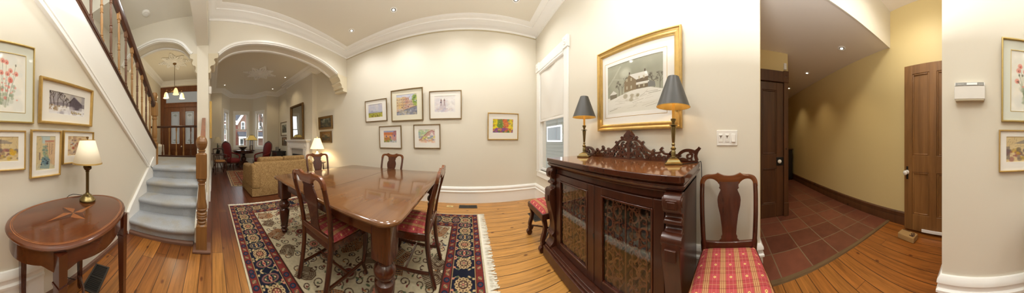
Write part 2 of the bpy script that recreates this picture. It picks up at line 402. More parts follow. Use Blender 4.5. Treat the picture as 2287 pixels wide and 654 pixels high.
def plaid_mat():
    t = NT('red_plaid_fabric'); co, xyz = t.xyz(); P = .086
    def band(v, c, w):   # stripe centred at phase c of width w (fractions of P)
        fr = t.math('FRACT', t.math('ADD', t.math('DIVIDE', v, P), 10.5 - c)); return t.math('LESS_THAN', t.math('ABSOLUTE', t.math('SUBTRACT', fr, .5)), w / 2)
    base = t.mix(t.math('MULTIPLY', band(xyz[1], .5, .46), .35), lin((186, 80, 82)), lin((150, 54, 54)))
    col = t.mix(t.math('MULTIPLY', band(xyz[0], .5, .40), .5), base, lin((186, 150, 92)))
    for c in (.33, .385, .44, .5, .56, .615, .67): col = t.mix(t.math('MULTIPLY', band(xyz[0], c, .022), .75), col, lin((224, 204, 142)) if c in (.385, .5, .615) else lin((128, 64, 44)))
    for c in (.28, .72): col = t.mix(t.math('MULTIPLY', band(xyz[1], c, .03), .6), col, lin((104, 34, 36)))
    for c in (.5,): col = t.mix(t.math('MULTIPLY', band(xyz[1], c, .03), .5), col, lin((206, 160, 110)))
    col = t.mix(t.math('MULTIPLY', band(xyz[0], .12, .02), .5), col, lin((216, 150, 140))); col = t.mix(t.math('MULTIPLY', band(xyz[0], .88, .02), .5), col, lin((216, 150, 140)))
    def off(v, c): fr = t.math('FRACT', t.math('ADD', t.math('DIVIDE', v, P), 10.5 - c)); return t.math('SUBTRACT', fr, .5)
    dd = t.math('ADD', t.math('POWER', off(xyz[0], .0), 2), t.math('POWER', off(xyz[1], .0), 2))
    col = t.mix(t.math('LESS_THAN', dd, .0062), col, lin((232, 200, 130))); col = t.mix(t.math('LESS_THAN', dd, .0009), col, lin((150, 70, 50)))
    t.l(col, t.b.inputs['Base Color']); t.b.inputs['Roughness'].default_value = .85; t.b.inputs['Specular IOR Level'].default_value = .2; return t.m
plaid = plaid_mat()
def floor_mat():
    t = NT('pine_floorboards'); co, xyz = t.xyz(); BW = .118
    wob = t.n('ShaderNodeTexNoise', iScale=.6); t.l(co, wob.inputs[0])
    yb = t.math('DIVIDE', t.math('ADD', xyz[1], t.math('MULTIPLY', wob.outputs[0], .012)), BW); row = t.math('FLOOR', yb); fy = t.math('FRACT', yb)
    wn = t.n('ShaderNodeTexWhiteNoise', noise_dimensions='1D'); t.l(row, wn.inputs['W'])
    xb = t.math('DIVIDE', t.math('ADD', xyz[0], t.math('MULTIPLY', wn.outputs[0], 3.)), 2.3); cell = t.math('FLOOR', xb); fx = t.math('FRACT', xb)
    cb = t.n('ShaderNodeCombineXYZ'); t.l(row, cb.inputs[0]); t.l(cell, cb.inputs[1])
    w2 = t.n('ShaderNodeTexWhiteNoise', noise_dimensions='3D'); t.l(cb.outputs[0], w2.inputs['Vector'])
    mp = t.n('ShaderNodeMapping'); t.l(co, mp.inputs[0]); mp.inputs['Scale'].default_value = (1.3, 22, 1)
    of = t.n('ShaderNodeVectorMath', operation='ADD'); t.l(mp.outputs[0], of.inputs[0]); t.l(w2.outputs['Color'], of.inputs[1])
    gr = t.n('ShaderNodeTexNoise', iScale=1.6, iDetail=6., iRoughness=.65, iDistortion=.8); t.l(of.outputs[0], gr.inputs[0])
    m2 = t.n('ShaderNodeMapping'); t.l(co, m2.inputs[0]); m2.inputs['Scale'].default_value = (.9, 1.4, 1)
    big = t.n('ShaderNodeTexNoise', iScale=1.5, iDetail=3.); t.l(m2.outputs[0], big.inputs[0])
    # age: fresh golden pine to the east, darker red boards towards the front room
    q = t.math('ADD', t.math('MULTIPLY', t.math('ADD', xyz[0], 2.5), 1.0), t.math('MULTIPLY', t.math('SUBTRACT', w2.outputs['Value'], .5), 1.0))
    q = t.math('ADD', q, t.math('MULTIPLY', t.math('SUBTRACT', big.outputs[0], .5), .5)); cl = t.n('ShaderNodeClamp'); t.l(q, cl.inputs[0])
    q2 = t.n('ShaderNodeMapRange', i1=-1.0, i2=1.2); t.l(t.math('ADD', xyz[1], t.math('MULTIPLY', w2.outputs['Value'], .5)), q2.inputs[0])
    golden = t.mix(q2.outputs[0], lin((164, 98, 40)), lin((196, 140, 70)))
    col = t.mix(cl.outputs[0], lin((98, 46, 24)), golden)
    g = t.n('ShaderNodeMapRange', i1=.3, i2=.75, i3=.5, i4=1.28); t.l(gr.outputs[0], g.inputs[0])
    gm = t.n('ShaderNodeCombineXYZ'); [t.l(g.outputs[0], gm.inputs[i]) for i in range(3)]
    col = t.mix(1., col, gm.outputs[0], 'MULTIPLY')
    vv = t.n('ShaderNodeMapping'); t.l(co, vv.inputs[0]); vv.inputs['Scale'].default_value = (1, 1.9, 1)
    vo = t.n('ShaderNodeTexVoronoi', voronoi_dimensions='2D', iScale=1.9); t.l(vv.outputs[0], vo.inputs[0])
    kn = t.n('ShaderNodeMapRange', i1=.022, i2=.06, i3=.85, i4=0.); t.l(vo.outputs[0], kn.inputs[0]); col = t.mix(kn.outputs[0], col, lin((86, 40, 16)))
    gap = t.math('MAXIMUM', t.math('LESS_THAN', fy, .05), t.math('LESS_THAN', fx, .0016)); col = t.mix(t.math('MULTIPLY', gap, .92), col, lin((52, 28, 14)))
    t.l(col, t.b.inputs['Base Color']); t.b.inputs['Roughness'].default_value = .34; t.b.inputs['Coat Weight'].default_value = .25; t.b.inputs['Coat Roughness'].default_value = .2
    bp = t.n('ShaderNodeBump', iStrength=.5, iDistance=.004); t.l(t.math('SUBTRACT', 1., gap), bp.inputs['Height']); t.l(bp.outputs[0], t.b.inputs['Normal']); return t.m
floorm = floor_mat()
def tile_mat():
    t = NT('terracotta_tiles'); co, xyz = t.xyz(); T = .315
    a = t.math('DIVIDE', t.math('ADD', xyz[0], -1.315), T); b = t.math('DIVIDE', t.math('ADD', xyz[1], 2.07), T)
    fa, fb = t.math('FRACT', a), t.math('FRACT', b)
    cb = t.n('ShaderNodeCombineXYZ'); t.l(t.math('FLOOR', a), cb.inputs[0]); t.l(t.math('FLOOR', b), cb.inputs[1])
    wn = t.n('ShaderNodeTexWhiteNoise', noise_dimensions='3D'); t.l(cb.outputs[0], wn.inputs['Vector'])
    nz = t.n('ShaderNodeTexNoise', iScale=9., iDetail=5.); t.l(co, nz.inputs[0])
    f = t.math('ADD', t.math('MULTIPLY', wn.outputs['Value'], .5), t.math('MULTIPLY', nz.outputs[0], .6))
    cl = t.n('ShaderNodeClamp'); t.l(f, cl.inputs[0])
    col = t.mix(cl.outputs[0], lin((84, 46, 35)), lin((134, 80, 60)))
    g = t.math('MAXIMUM', t.math('LESS_THAN', fa, .035), t.math('LESS_THAN', fb, .035)); col = t.mix(g, col, lin((128, 108, 84)))
    t.l(col, t.b.inputs['Base Color']); t.b.inputs['Roughness'].default_value = .32; t.b.inputs['Coat Weight'].default_value = .2
    bp = t.n('ShaderNodeBump', iStrength=.6, iDistance=.004); t.l(t.math('SUBTRACT', 1., g), bp.inputs['Height']); t.l(bp.outputs[0], t.b.inputs['Normal']); return t.m
tilem = tile_mat()
def brick_mat():
    t = NT('red_brick'); co, _ = t.xyz(); mp = t.n('ShaderNodeMapping'); t.l(co, mp.inputs[0]); mp.inputs['Rotation'].default_value = (PI / 2, 0, PI / 2)
    br = t.n('ShaderNodeTexBrick', iScale=3.); br.inputs['Color1'].default_value = (*lin((128, 68, 52)), 1); br.inputs['Color2'].default_value = (*lin((106, 54, 42)), 1); br.inputs['Mortar'].default_value = (*lin((140, 108, 92)), 1)
    t.l(mp.outputs[0], br.inputs[0]); t.l(br.outputs[0], t.b.inputs['Base Color']); t.b.inputs['Roughness'].default_value = .9; return t.m
brickm = brick_mat()
# ================================================================== THE SETTING
def wall(name, boxes, mat=None, label=None):
    m = MB()
    for b in boxes: m.box(*b)
    return struct(m.build(name, mat or cream, smooth=0), label)
wall('floor', [(-8.7, 6.4, -2.3, 3.4, -.12, 0)], floorm, 'pine floorboards')
wall('floor_tile', [(1.315, 6.4, -2.08, -.31, -.02, .008)], tilem, 'terracotta floor tiles in the hall')
wall('ceiling_dining', [(-DW, 1.5, -.07, DN + .1, ZC, ZC + .12)], ceilw)
wall('ceiling_living', [(-8.7, -DW, -.07, DN + .1, ZC, ZC + .12)], ceilw)
wall('ceiling_stair', [(-6.2, 1.5, -1.16, -.2, 3.44, 3.6), (-6.2, -2.2, -2.2, -1.16, 3.44, 3.6), (-2.2, .12, -2.2, -1.16, 3.9, 4.0), (-2.2, -2.12, -2.2, -1.16, 3.44, 4.0)], ceilw)
wall('ceiling_hall', [(.1, 1.3, -2.3, -1.16, 3.13, 3.6)], hallceil)
wall('ceiling_passage', [(1.3, 6.4, -2.3, -.2, 2.6, 3.62)], hallceil)
wall('trim_bulkhead', [(1.285, 1.3, -2.08, -.2, 2.585, 3.6)], cream, 'cream bulkhead face over the tiled hall')
wall('wall_north', [(-7.4, 1.5, DN, DN + .14, 0, 3.6)])
wall('trim_chimney_breast', [(-6.05, -4.22, 2.97, DN, 0, ZC)])
# east wall with the window opening
WY0, WY1, WZ0, WZ1 = 2.06, 2.94, .62, 2.58
wall('wall_east', [(DE, DE + .13, -.306, WY0, 0, 3.6), (DE, DE + .13, WY1, DN, 0, 3.6), (DE, DE + .13, WY0, WY1, 0, WZ0), (DE, DE + .13, WY0, WY1, WZ1, 3.6)])
# south (picture) wall below the stairs: a polygon up to the underside of the stair string
zl = lambda x: 1.09 + .745 * (x + 2.09); zu = lambda x: 1.32 + .70 * (x + 2.54)
m = MB(); m.prism([(.255, 0), (.255, 3.6), (.12, 3.6), (-.3, zl(-.3) + .2), (-2.72, zl(-2.72) + .1), (-2.72, 0)], -DS - .1, -DS, 'xz')
struct(m.build('wall_south', cream, smooth=0))
wall('trim_wall_end', [(.235, .262, -DS - .13, -DS - .1, 0, 2.9)], doorw, 'dark wood edge of the wall end')
wall('wall_stair', [(-6.1, .12, -2.1, -1.98, 0, 4.0)])
wall('wall_hall', [(.1, 6.4, -2.2, -2.08, 0, 3.6)], yellow)
wall('wall_under_stair', [(.02, .12, -2.1, -1.16, 0, 3.6)], yellow)
wall('wall_hall_side', [(DE + .13, 2.44, -.34, -.26, 0, 2.7)], yellow)
wall('wall_hall_door', [(2.44, 2.56, -.92, -.2, 2.2, 2.7), (2.44, 2.56, -1.0, -.92, 0, 2.7), (2.5, 2.56, -.92, -.2, 0, 2.2), (2.56, 6.4, -1.0, -.95, 0, 2.7)], yellow)
wall('wall_hall_end', [(6.2, 6.4, -2.2, -.9, 0, 2.7)], yellow)
# arch wall: header over both arches with the openings cut out, 0.2 thick
big = spline([(.12, 2.74), (.26, 2.85), (.47, 2.945), (.9, 3.03), (1.38, 3.062), (1.93, 3.045), (2.42, 2.985), (2.80, 2.86)], 6)
small = spline([(-1.78, 2.75), (-1.66, 2.90), (-1.42, 3.02), (-1.06, 3.085), (-.76, 3.04), (-.56, 2.95), (-.42, 2.79), (-.37, 2.75)], 6)
m = MB(); ax0, ax1 = -DW - .3, -DW
def header(curve, y0, y1, z1):
    top = [(y0, z1)] + [(p[0], z1) for p in curve] + [(y1, z1)]; bot = [(y0, curve[0][1])] + list(curve) + [(y1, curve[-1][1])]
    for i in range(len(top) - 1):
        if top[i + 1][0] - top[i][0] < 1e-6: continue
        m.prism([bot[i], bot[i + 1], top[i + 1], top[i]], ax0, ax1, 'yz')
header(big, -.07, DN, 3.6); header(small, -1.98, -.27, 3.6)
m.box(ax0, ax1, -1.98, -1.82, 0, 2.76)
struct(m.build('wall_arch', cream, smooth=0))
wall('wall_post', [(ax0 - .02, -DW + .03, -.27, -.07, 0, 3.6)], plain('post_paint', (238, 232, 216), .45))
wall('wall_hall_living', [(-7.4, ax0, -.25, -.06, 0, 3.6)])
wall('trim_beam', [(-DW, 1.5, -.27, -.07, 2.885, 3.6)], plain('post_paint', (238, 232, 216), .45), 'cream ceiling beam between dining room and stairs')
wall('wall_front', [(-6.2, -6.06, -2.1, -1.86, 0, 3.6), (-6.2, -6.06, -.39, -.2, 0, 3.6), (-6.2, -6.06, -1.86, -.39, 3.25, 3.6)])
# front room, bay
wall('wall_west', [(-7.42, -7.3, -.2, .417, 0, 3.6), (-7.42, -7.3, 2.537, DN, 0, 3.6)])
def bay(name, a, b, w0, w1, z0=.92, z1=2.56):
    """bay facet from a to b (plan), window opening between fractions w0..w1"""
    a = Vector((*a, 0)); b = Vector((*b, 0)); d = b - a; L = d.length; M = Matrix.Translation(a) @ Matrix.Rotation(math.atan2(d.y, d.x), 4, 'Z')
    m = MB(); m.M = M
    for x0, x1, q0, q1 in ((0, w0 * L, 0, 3.6), (w1 * L, L, 0, 3.6), (w0 * L, w1 * L, 0, z0), (w0 * L, w1 * L, z1, 3.6)): m.box(x0, x1, 0, .12, q0, q1)
    struct(m.build(name, cream, smooth=0)); return M, w0 * L, w1 * L, z0, z1
def window(name, M, x0, x1, z0, z1, glassm=None, mid=None, casing=.09, y0=-.012):
    """sash window set in an opening of a wall whose room face is local y=0, outside y>0"""
    m = MB(); m.M = M; c = casing
    for a, b, q0, q1 in ((x0 - c, x0, z0 - .02, z1), (x1, x1 + c, z0 - .02, z1), (x0 - c - .01, x1 + c + .01, z1, z1 + c + .04), (x0 - c - .02, x1 + c + .02, z0 - .05, z0 - .015)):
        m.box(a, b, y0 - .012, .012, q0, q1)
    m.box(x0 - c, x1 + c, y0 - .005, .01, z0 - .14, z0 - .05)
    root = struct(m.build(name, white, bevel=.006))
    mid = mid or (z0 + z1) / 2
    for nm, q0, q1, y in (('lower_sash', z0, mid + .02, .03), ('upper_sash', mid - .02, z1, .065)):
        m = MB(); m.M = M; f = .045
        for a, b, s0, s1 in ((x0, x0 + f, q0, q1), (x1 - f, x1, q0, q1), (x0 + f, x1 - f, q0, q0 + f), (x0 + f, x1 - f, q1 - f, q1)): m.box(a, b, y, y + .03, s0, s1)
        s = m.build(nm, white, root, smooth=0)
        m = MB(); m.M = M; m.box(x0 + f, x1 - f, y + .012, y + .016, q0 + f, q1 - f); m.build('glass_pane', glassm or pane, s, smooth=0)
    return root
for i, (nm, a, b, w0, w1) in enumerate((('wall_bay_south', (-7.3, .417), (-8.14, .892), .25, .72), ('wall_bay_west', (-8.14, .892), (-8.14, 2.06), .21, .76), ('wall_bay_north', (-8.14, 2.06), (-7.3, 2.537), .28, .75))):
    r = bay(nm, a, b, w0, w1); M, x0, x1, z0, z1 = r
    window('window_%d' % (i + 2), M, x0, x1, z0, z1, mid=1.76)
# ------------------------------------------------------------------ crown, baseboards
CR = [(0, -.148), (.014, -.148), (.02, -.118), (.045, -.11), (.075, -.075), (.12, -.045), (.138, -.042), (.142, -.028), (.19, -.022), (.2, -.012), (.226, -.008), (.232, 0), (0, 0)]
crown = [(d, ZC + z) for d, z in CR]
m = MB(); m.sweep([(-DW, -.07), (DE, -.07), (DE, DN), (-DW, DN)], crown, close=True); struct(m.build('trim_crown_dining', white, smooth=50))
m = MB(); m.sweep([(DE, DN - .004), (-DW, DN - .004)], [(0, 3.318), (.012, 3.318), (.014, 3.328), (0, 3.33)]); struct(m.build('trim_picture_rail', plain('picture_rail_paint', (206, 194, 160), .5), smooth=0))
m = MB(); m.sweep([(-7.3, -.06), (ax0, -.06)], crown); m.sweep([(ax0, DN), (-4.22, DN), (-4.22, 2.97), (-6.05, 2.97), (-6.05, DN), (-7.3, DN), (-7.3, 2.537), (-8.14, 2.06), (-8.14, .892), (-7.3, .417), (-7.3, -.06)], crown)
struct(m.build('trim_crown_living', white, smooth=50))
m = MB(); m.sweep([(-6.06, -.27), (-6.06, -1.98), (ax0, -1.98)], [(d * .7, 3.44 + z * .9) for d, z in CR]); struct(m.build('trim_crown_hall', white, smooth=50))
BB = [(0, 0), (.022, 0), (.022, .2), (.034, .21), (.034, .225), (.022, .235), (.022, .262), (.03, .27), (.028, .29), (.012, .311), (0, .311)]
def base(name, path, prof=BB, mat=None, label=None): m = MB(); m.sweep(path, prof); struct(m.build(name, mat or white, smooth=50), label)
base('baseboard_east', [(DE + .13, -.306), (DE, -.306), (DE, WY0 - .11)])
base('baseboard_north', [(DE, WY0 - .1), (DE, DN), (-4.22, DN)])
base('baseboard_south', [(-.62, -DS), (.255, -DS), (.255, -DS - .1)])
base('baseboard_living', [(-6.05, DN), (-7.3, DN), (-7.3, 2.537), (-8.14, 2.06), (-8.14, .892), (-7.3, .417), (-7.3, -.06), (ax0, -.06)])
WBB = [(0, 0), (.02, 0), (.02, .1), (.012, .12), (.018, .125), (.018, .17), (0, .185)]
base('baseboard_hall', [(6.2, -2.08), (.12, -2.08)][::-1], WBB, doord, 'dark wood baseboard along the ochre hall wall')
base('trim_shoe', [(-1.87, -DS), (-.62, -DS)], [(0, 0), (.02, 0), (.016, .03), (0, .04)], shoew)
base('trim_threshold', [(1.31, -2.06), (1.31, -.33)], [(-.02, 0), (.03, 0), (.024, .012), (-.014, .014)], wood('worn_threshold', (84, 62, 38), (128, 100, 64), 'y', 30, .6, 0.), 'wooden strip at the edge of the hall tiles')
# ------------------------------------------------------------------ arch mouldings and corbels
def arch_trim(name, curve, label):
    m = MB()
    for x, w, dp in ((ax1, .040, .022), (ax0, .04, -.02)):   # front face band, back face band
        n = len(curve)
        for j, (d0, d1, t) in enumerate(((-.0, .022, 1.), (.022, w, .55))):
            L = []
            for i, p in enumerate(curve):
                a = curve[max(i - 1, 0)]; b = curve[min(i + 1, n - 1)]; dy, dz = b[0] - a[0], b[1] - a[1]; q = math.hypot(dy, dz); ny, nz = -dz / q, dy / q
                L.append(((p[0] + ny * d0, p[1] + nz * d0), (p[0] + ny * d1, p[1] + nz * d1)))
            for i in range(n - 1):
                m.prism([L[i][0], L[i + 1][0], L[i + 1][1], L[i][1]], x - .001 * (dp > 0), x + dp * t, 'yz')
    for xa, xb in ((ax1 - .045, ax1 + .004), (ax0 - .004, ax0 + .045)):   # soffit ribs
        n = len(curve)
        for i in range(n - 1):
            a, b = curve[i], curve[i + 1]; m.prism([(a[0], a[1] + .004), (b[0], b[1] + .004), (b[0], b[1] - .02), (a[0], a[1] - .02)], xa, xb, 'yz')
    return struct(m.build(name, white, smooth=25), label)
arch_trim('trim_arch_dining', big, 'white moulding around the wide arch')
arch_trim('trim_arch_stair', small, 'white moulding around the narrow stair arch')
def corbel(label, poly, x0=ax0, x1=ax1 + .02):
    m = MB(); m.prism(poly, x0, x1, 'yz'); return struct(m.build('trim_corbel', plain('corbel_paint', (226, 216, 190), .5), bevel=.004, smooth=30), label)
scal = lambda s, y: [(y, 2.40)] + [(y + s * a, b) for a, b in spline([(.03, 2.41), (.05, 2.45), (.03, 2.50), (.05, 2.53), (.10, 2.545), (.125, 2.59), (.10, 2.635), (.12, 2.66), (.165, 2.67), (.18, 2.71), (.165, 2.75)], 4)] + [(y, 2.75)]
corbel('stepped plaster corbel under the wide arch on the picture wall side', [(DN - .002, 2.46), (3.0, 2.46), (2.985, 2.50), (3.01, 2.515), (3.005, 2.53), (2.95, 2.545), (2.94, 2.61), (2.90, 2.64), (2.88, 2.66), (2.90, 2.685), (2.86, 2.75), (2.81, 2.79), (2.80, 2.86), (DN - .002, 2.86)])
corbel('scalloped plaster corbel on the post under the wide arch', scal(1, -.07))
corbel('scalloped plaster corbel on the post under the stair arch', scal(-.75, -.27))
# ------------------------------------------------------------------ dining room window with rosette casing and roller blind
Mw = Matrix.Translation((DE, 0, 0)) @ Matrix.Rotation(-PI / 2, 4, 'Z')      # local x = -Y, local y = +X (outwards)
win = window('window_1', Mw, -WY1, -WY0, WZ0, WZ1, mid=1.62, casing=.115, y0=-.012)
for yy in (-WY1 - .0575, -WY0 + .0575):
    m = MB(); m.M = Mw; m.box(yy - .066, yy + .066, -.04, 0, WZ1 - .0, WZ1 + .17)
    m.M = Mw @ Matrix.Translation((yy, -.04, WZ1 + .085)); m.lathe([(.045, 0), (.045, -.006), (.034, -.008), (.03, -.003), (.018, -.003), (.014, -.014), (.004, -.016)], axis='y', n=20)
    m.build('rosette_block', white, win, smooth=40)
m = MB(); m.M = Mw
m.box(-WY1, -WY0, .0, .13, WZ0 - .02, WZ0); m.box(-WY1 - .004, -WY1 + .012, 0, .13, WZ0, WZ1); m.box(-WY0 - .012, -WY0 + .004, 0, .13, WZ0, WZ1); m.box(-WY1, -WY0, 0, .13, WZ1 - .012, WZ1 + .004)
m.box(-WY1 - .10, -WY0 + .10, -.012, 0, .50, WZ0 - .05); m.build('window_lining', white, win, smooth=0)
sh = thing('roller_blind', 'white fabric roller blind lowered halfway over the dining room window', 'blind', (DE, 0, 0), -PI / 2)
m = MB(); m.tube([(-WY1 + .015, .0, 2.545), (-WY0 - .015, .0, 2.545)], .03, 12); m.build('roller', white, sh)
gx, gz = 18, 26; m = MB(); vs = []; fs = []
for j in range(gz + 1):
    for i in range(gx + 1):
        u, v = i / gx, j / gz; y = .004 + .006 * math.sin(6 * v + 3 * abs(u - .5) * 2) * (1 - u * .3) + .01 * math.cos(9 * abs(u - .45) + 7 * v)
        vs.append((-WY1 + .02 + u * (WY1 - WY0 - .04), y, 2.545 - v * .955))
for j in range(gz):
    for i in range(gx): a = j * (gx + 1) + i; fs.append((a, a + 1, a + gx + 2, a + gx + 1))
m.add(vs, fs); blf = m.build('blind_fabric', plain('blind_cloth', (236, 233, 226), .9), sh, smooth=180)
so = blf.modifiers.new('thick', 'SOLIDIFY'); so.thickness = .002
m = MB(); m.box(-WY1 + .018, -WY0 - .018, -.006, .018, 1.565, 1.60); m.build('hem_bar', white, sh, bevel=.004)
m = MB(); m.tube([(-WY0 - .006, -.014, 2.53), (-WY0 - .006, -.016, 2.0), (-WY0 - .008, -.014, 1.45)], .0018, 5); m.build('pull_cord', white, sh)
# outside: the neighbour's clapboard wall beyond this window
nb = thing('clapboard_house', 'grey clapboard neighbouring house seen through the dining room window', 'house', (3.6, 4.6, 0))
m = MB(); m.box(0, .2, -4, 6, -.5, 4.2)
for k in range(30): m.prism([(-.02, k * .15 - .3), (0, k * .15 - .3), (0, k * .15 - .15), (-.004, k * .15 - .15)], -4, 6, 'xz')
m.build('siding', plain('grey_siding', (104, 103, 94), .8), nb, smooth=0)
f = MB(); f.box(-.05, .0, .9, 2.2, 1.15, 1.85); w = f.build('window_frame', white, nb, bevel=.01); g = MB(); g.box(-.06, -.045, 1.0, 2.1, 1.22, 1.78); g.build('glass_pane', plain('dim_glass', (90, 96, 98), .1), w)
# ------------------------------------------------------------------ staircase
st = thing('staircase', 'carpeted staircase with turned oak balusters and a heavy newel post', 'staircase', (0, 0, 0))
TX = [-1.875, -2.155, -2.435, -2.715]; RZ = .186
def carpet_step(x, z, depth, y0, y1):
    """carpeted tread with a soft rolled nosing and a riser, bulging slightly in the middle"""
    m = MB(); n = 14; prof = [(0, 0), (0, -.0), (.0, RZ - .075), (.006, RZ - .07), (.028, RZ - .055), (.036, RZ - .03), (.03, RZ - .008), (.012, RZ), (-depth - .03, RZ), (-depth - .03, 0)]
    vs = []; fs = []; k = len(prof)
    for i in range(n + 1):
        t = i / n; bulge = .03 * math.sin(PI * t)
        for d, zz in prof: vs.append((x + (d + (bulge * (zz / RZ) if d > -.05 else 0)), y0 + (y1 - y0) * t, z + zz - (.006 * math.sin(PI * t) if d > 0 else 0)))
    for i in range(n):
        for j in range(k): fs.append((i * k + j, i * k + (j + 1) % k, (i + 1) * k + (j + 1) % k, (i + 1) * k + j))
    fs += [list(range(k)), [n * k + j for j in range(k)][::-1]]
    m.add(vs, fs); return m
for i, x in enumerate(TX):
    d = .28 if i < 3 else 1.82
    carpet_step(x, i * RZ, d, -DS + .03, -.205).build('carpeted_step', carpet, st, smooth=60)
LZ = 4 * RZ
m = MB(); m.box(-4.6, -2.9, -1.98, -DS + .03, LZ - .1, LZ); m.box(-4.6, -4.5, -1.98, -.27, LZ - .75, LZ - .002); m.build('landing', carpet, st, smooth=0)
m = MB(); m.prism([(-1.835, 0), (-1.835, .025), (-1.85, .04), (-1.9, .04), (-1.9, 0)], -DS + .005, -.22, 'xz'); m.build('shoe_strip', shoew, st, smooth=0)
m = MB(); m.prism([(-1.83, 0), (-1.83, .26), (-1.9, .32), (-2.75, .32 + .85 * .67), (-2.75, .0)], -DS + .002, -DS + .03, 'xz'); m.prism([(-1.83, .255), (-1.83, .28), (-1.9, .34), (-2.75, .34 + .85 * .67), (-2.75, .31 + .85 * .67), (-1.9, .31)], -DS, -DS + .038, 'xz'); m.build('skirting', white, st, smooth=0)
m = MB(); m.prism([(-1.86, 0), (-1.86, .2), (-2.9, .92), (-2.9, 0)], -.205, -.10, 'xz'); m.build('knee_wall', cream, st, smooth=0)
m = MB(); m.sweep([(-2.9, -.10), (-1.86, -.10)][::-1], [(d, z) for d, z in [(0, 0), (-.02, 0), (-.02, .2), (-.03, .22), (-.02, .25), (-.01, .29), (0, .29)]]); m.build('knee_baseboard', white, st, smooth=0)
# lower newel
nx, ny = -1.80, -.118
m = MB(); m.box(nx - .085, nx + .085, ny - .095, ny + .1, 0, .028); m.build('newel_plinth', shoew, st, bevel=.008)
m = MB(); m.M = Matrix.Translation((nx, ny, 0)); s = .058
m.box(-s, s, -s, s, .02, .275); m.box(-s, s, -s, s, .79, 1.05)
m.lathe([(s, .275), (.052, .283), (.044, .29), (.044, .298), (.054, .306), (.056, .316), (.048, .324), (.04, .33), (.046, .338), (.058, .346), (.061, .36), (.056, .366), (.060, .372), (.060, .384), (.055, .39), (.060, .396), (.061, .41), (.056, .418), (.044, .424), (.043, .432), (.058, .44), (.062, .455), (.057, .462), (.061, .468), (.061, .48), (.053, .52), (.047, .56), (.042, .62), (.038, .68), (.037, .71), (.042, .716), (.042, .724), (.037, .73), (.039, .74), (.048, .752), (.054, .76), (.055, .775), (.048, .784), (s, .792)], n=28)
m.lathe([(s, 1.05), (.05, 1.06), (.036, 1.067), (.034, 1.075), (.044, 1.083), (.044, 1.092), (.033, 1.099), (.036, 1.103), (.05, 1.12), (.06, 1.145), (.063, 1.168), (.0645, 1.17), (.0645, 1.178), (.063, 1.18), (.0645, 1.184), (.0645, 1.19), (.063, 1.192), (.058, 1.215), (.045, 1.237), (.025, 1.25), (.002, 1.254)], n=28)
m.build('newel_post', pine, st, smooth=35, label='thick turned oak newel with a ball top')
m = MB(); m.tube([(nx - .05, -.108, 1.19), (-2.89, -.150, 1.57)], .034, 4, sx=.030); m.build('handrail', wood('reddish_handrail', (112, 66, 44), (156, 100, 70), 'x', 14, .45, .1), st)
# upper flight
m = MB(); xs0, xs1 = -2.93, -.62
m.prism([(xs0, zl(xs0) + .02), (xs1, zl(xs1)), (xs1, min(3.43, zu(xs1))), (xs0, zu(xs0))], -DS - .06, -DS + .018, 'xz'); 
m.build('stair_string', plain('string_paint', (242, 240, 234), .4), st, smooth=0)
m = MB()
for dz, t, y in ((-.012, .03, .034), (.024, .014, .026), (.05, .02, .03)): m.prism([(xs0, zl(xs0) + dz), (-.3, zl(-.3) + dz), (-.3, zl(-.3) + dz + t), (xs0, zl(xs0) + dz + t)], -DS, -DS + y, 'xz')
m.build('string_moulding', white, st, smooth=0)
m = MB(); m.prism([(xs0, zu(xs0)), (xs1, zu(xs1)), (xs1, zu(xs1) + .035), (xs0, zu(xs0) + .035)], -DS - .08, -DS + .03, 'xz'); m.prism([(xs0, zu(xs0) - .035), (xs1, zu(xs1) - .035), (xs1, zu(xs1)), (xs0, zu(xs0))], -DS - .02, -DS + .024, 'xz'); m.build('string_cap', raildk, st, smooth=0)
yb = -DS - .035
zr = lambda x: 1.955 + .775 * (x + 2.77)
def baluster(x, y, z0, z1, mat):
    h = z1 - z0; m = MB(); m.M = Matrix.Translation((x, y, z0)); s = .02
    m.box(-s, s, -s, s, 0, .12 * h); m.box(-s, s, -s, s, .88 * h, h)
    P = [(s, .12), (.013, .13), (.018, .14), (.018, .15), (.012, .158), (.018, .166), (.018, .174), (.0125, .18), (.014, .22), (.0165, .33), (.0135, .42), (.0125, .435), (.0185, .442), (.0185, .452), (.0135, .458), (.0165, .475), (.0165, .505), (.0135, .522), (.0185, .528), (.0185, .538), (.0125, .545), (.0135, .6), (.016, .7), (.013, .8), (.0125, .825), (.0185, .832), (.0185, .842), (.0125, .848), (.018, .856), (.018, .864), (.013, .87), (s, .88)]
    m.lathe([(r, z * h) for r, z in P], n=12); m.build('baluster', mat, st, smooth=40)
for i in range(13):
    x = -2.72 + i * .1700; baluster(x, yb, zu(x) + .03, zr(x) + .02, pine_l if i % 2 == 0 else pine_d) if zr(x) < 3.4 else None
m = MB(); m.tube([(-2.92, yb, zr(-2.92) + .05), (-1.0, yb, zr(-1.0) + .05)], .066, 8, sx=.046); m.build('handrail', raildk, st)
# upper treads seen from behind the string
m = MB()
for i in range(11):
    x = -2.8 + i * .25; z = LZ + (i + 1) * .186
    if z < 3.3: m.box(x, x + .27, -1.98, -DS - .06, z - .186 - .05, z)
m.build('upper_steps', carpet, st, smooth=0)
m = MB(); m.M = Matrix.Translation((-2.95, -DS - .03, 0)); s = .055
m.box(-s, s, -s, s, LZ - .05, 1.16); m.box(-s, s, -s, s, 1.68, 1.93)
m.lathe([(s, 1.16), (.04, 1.18), (.052, 1.2), (.052, 1.225), (.04, 1.24), (.05, 1.27), (.055, 1.33), (.05, 1.42), (.042, 1.54), (.04, 1.6), (.05, 1.615), (.05, 1.635), (.04, 1.65), (s, 1.68)], n=20)
m.lathe([(s, 1.93), (.035, 1.945), (.035, 1.96), (.05, 1.97), (.04, 1.985), (.05, 2.01), (.062, 2.05), (.06, 2.09), (.04, 2.12), (.004, 2.13)], n=20); m.build('newel_post', pine_l, st, smooth=35, label='landing newel with a ball finial')
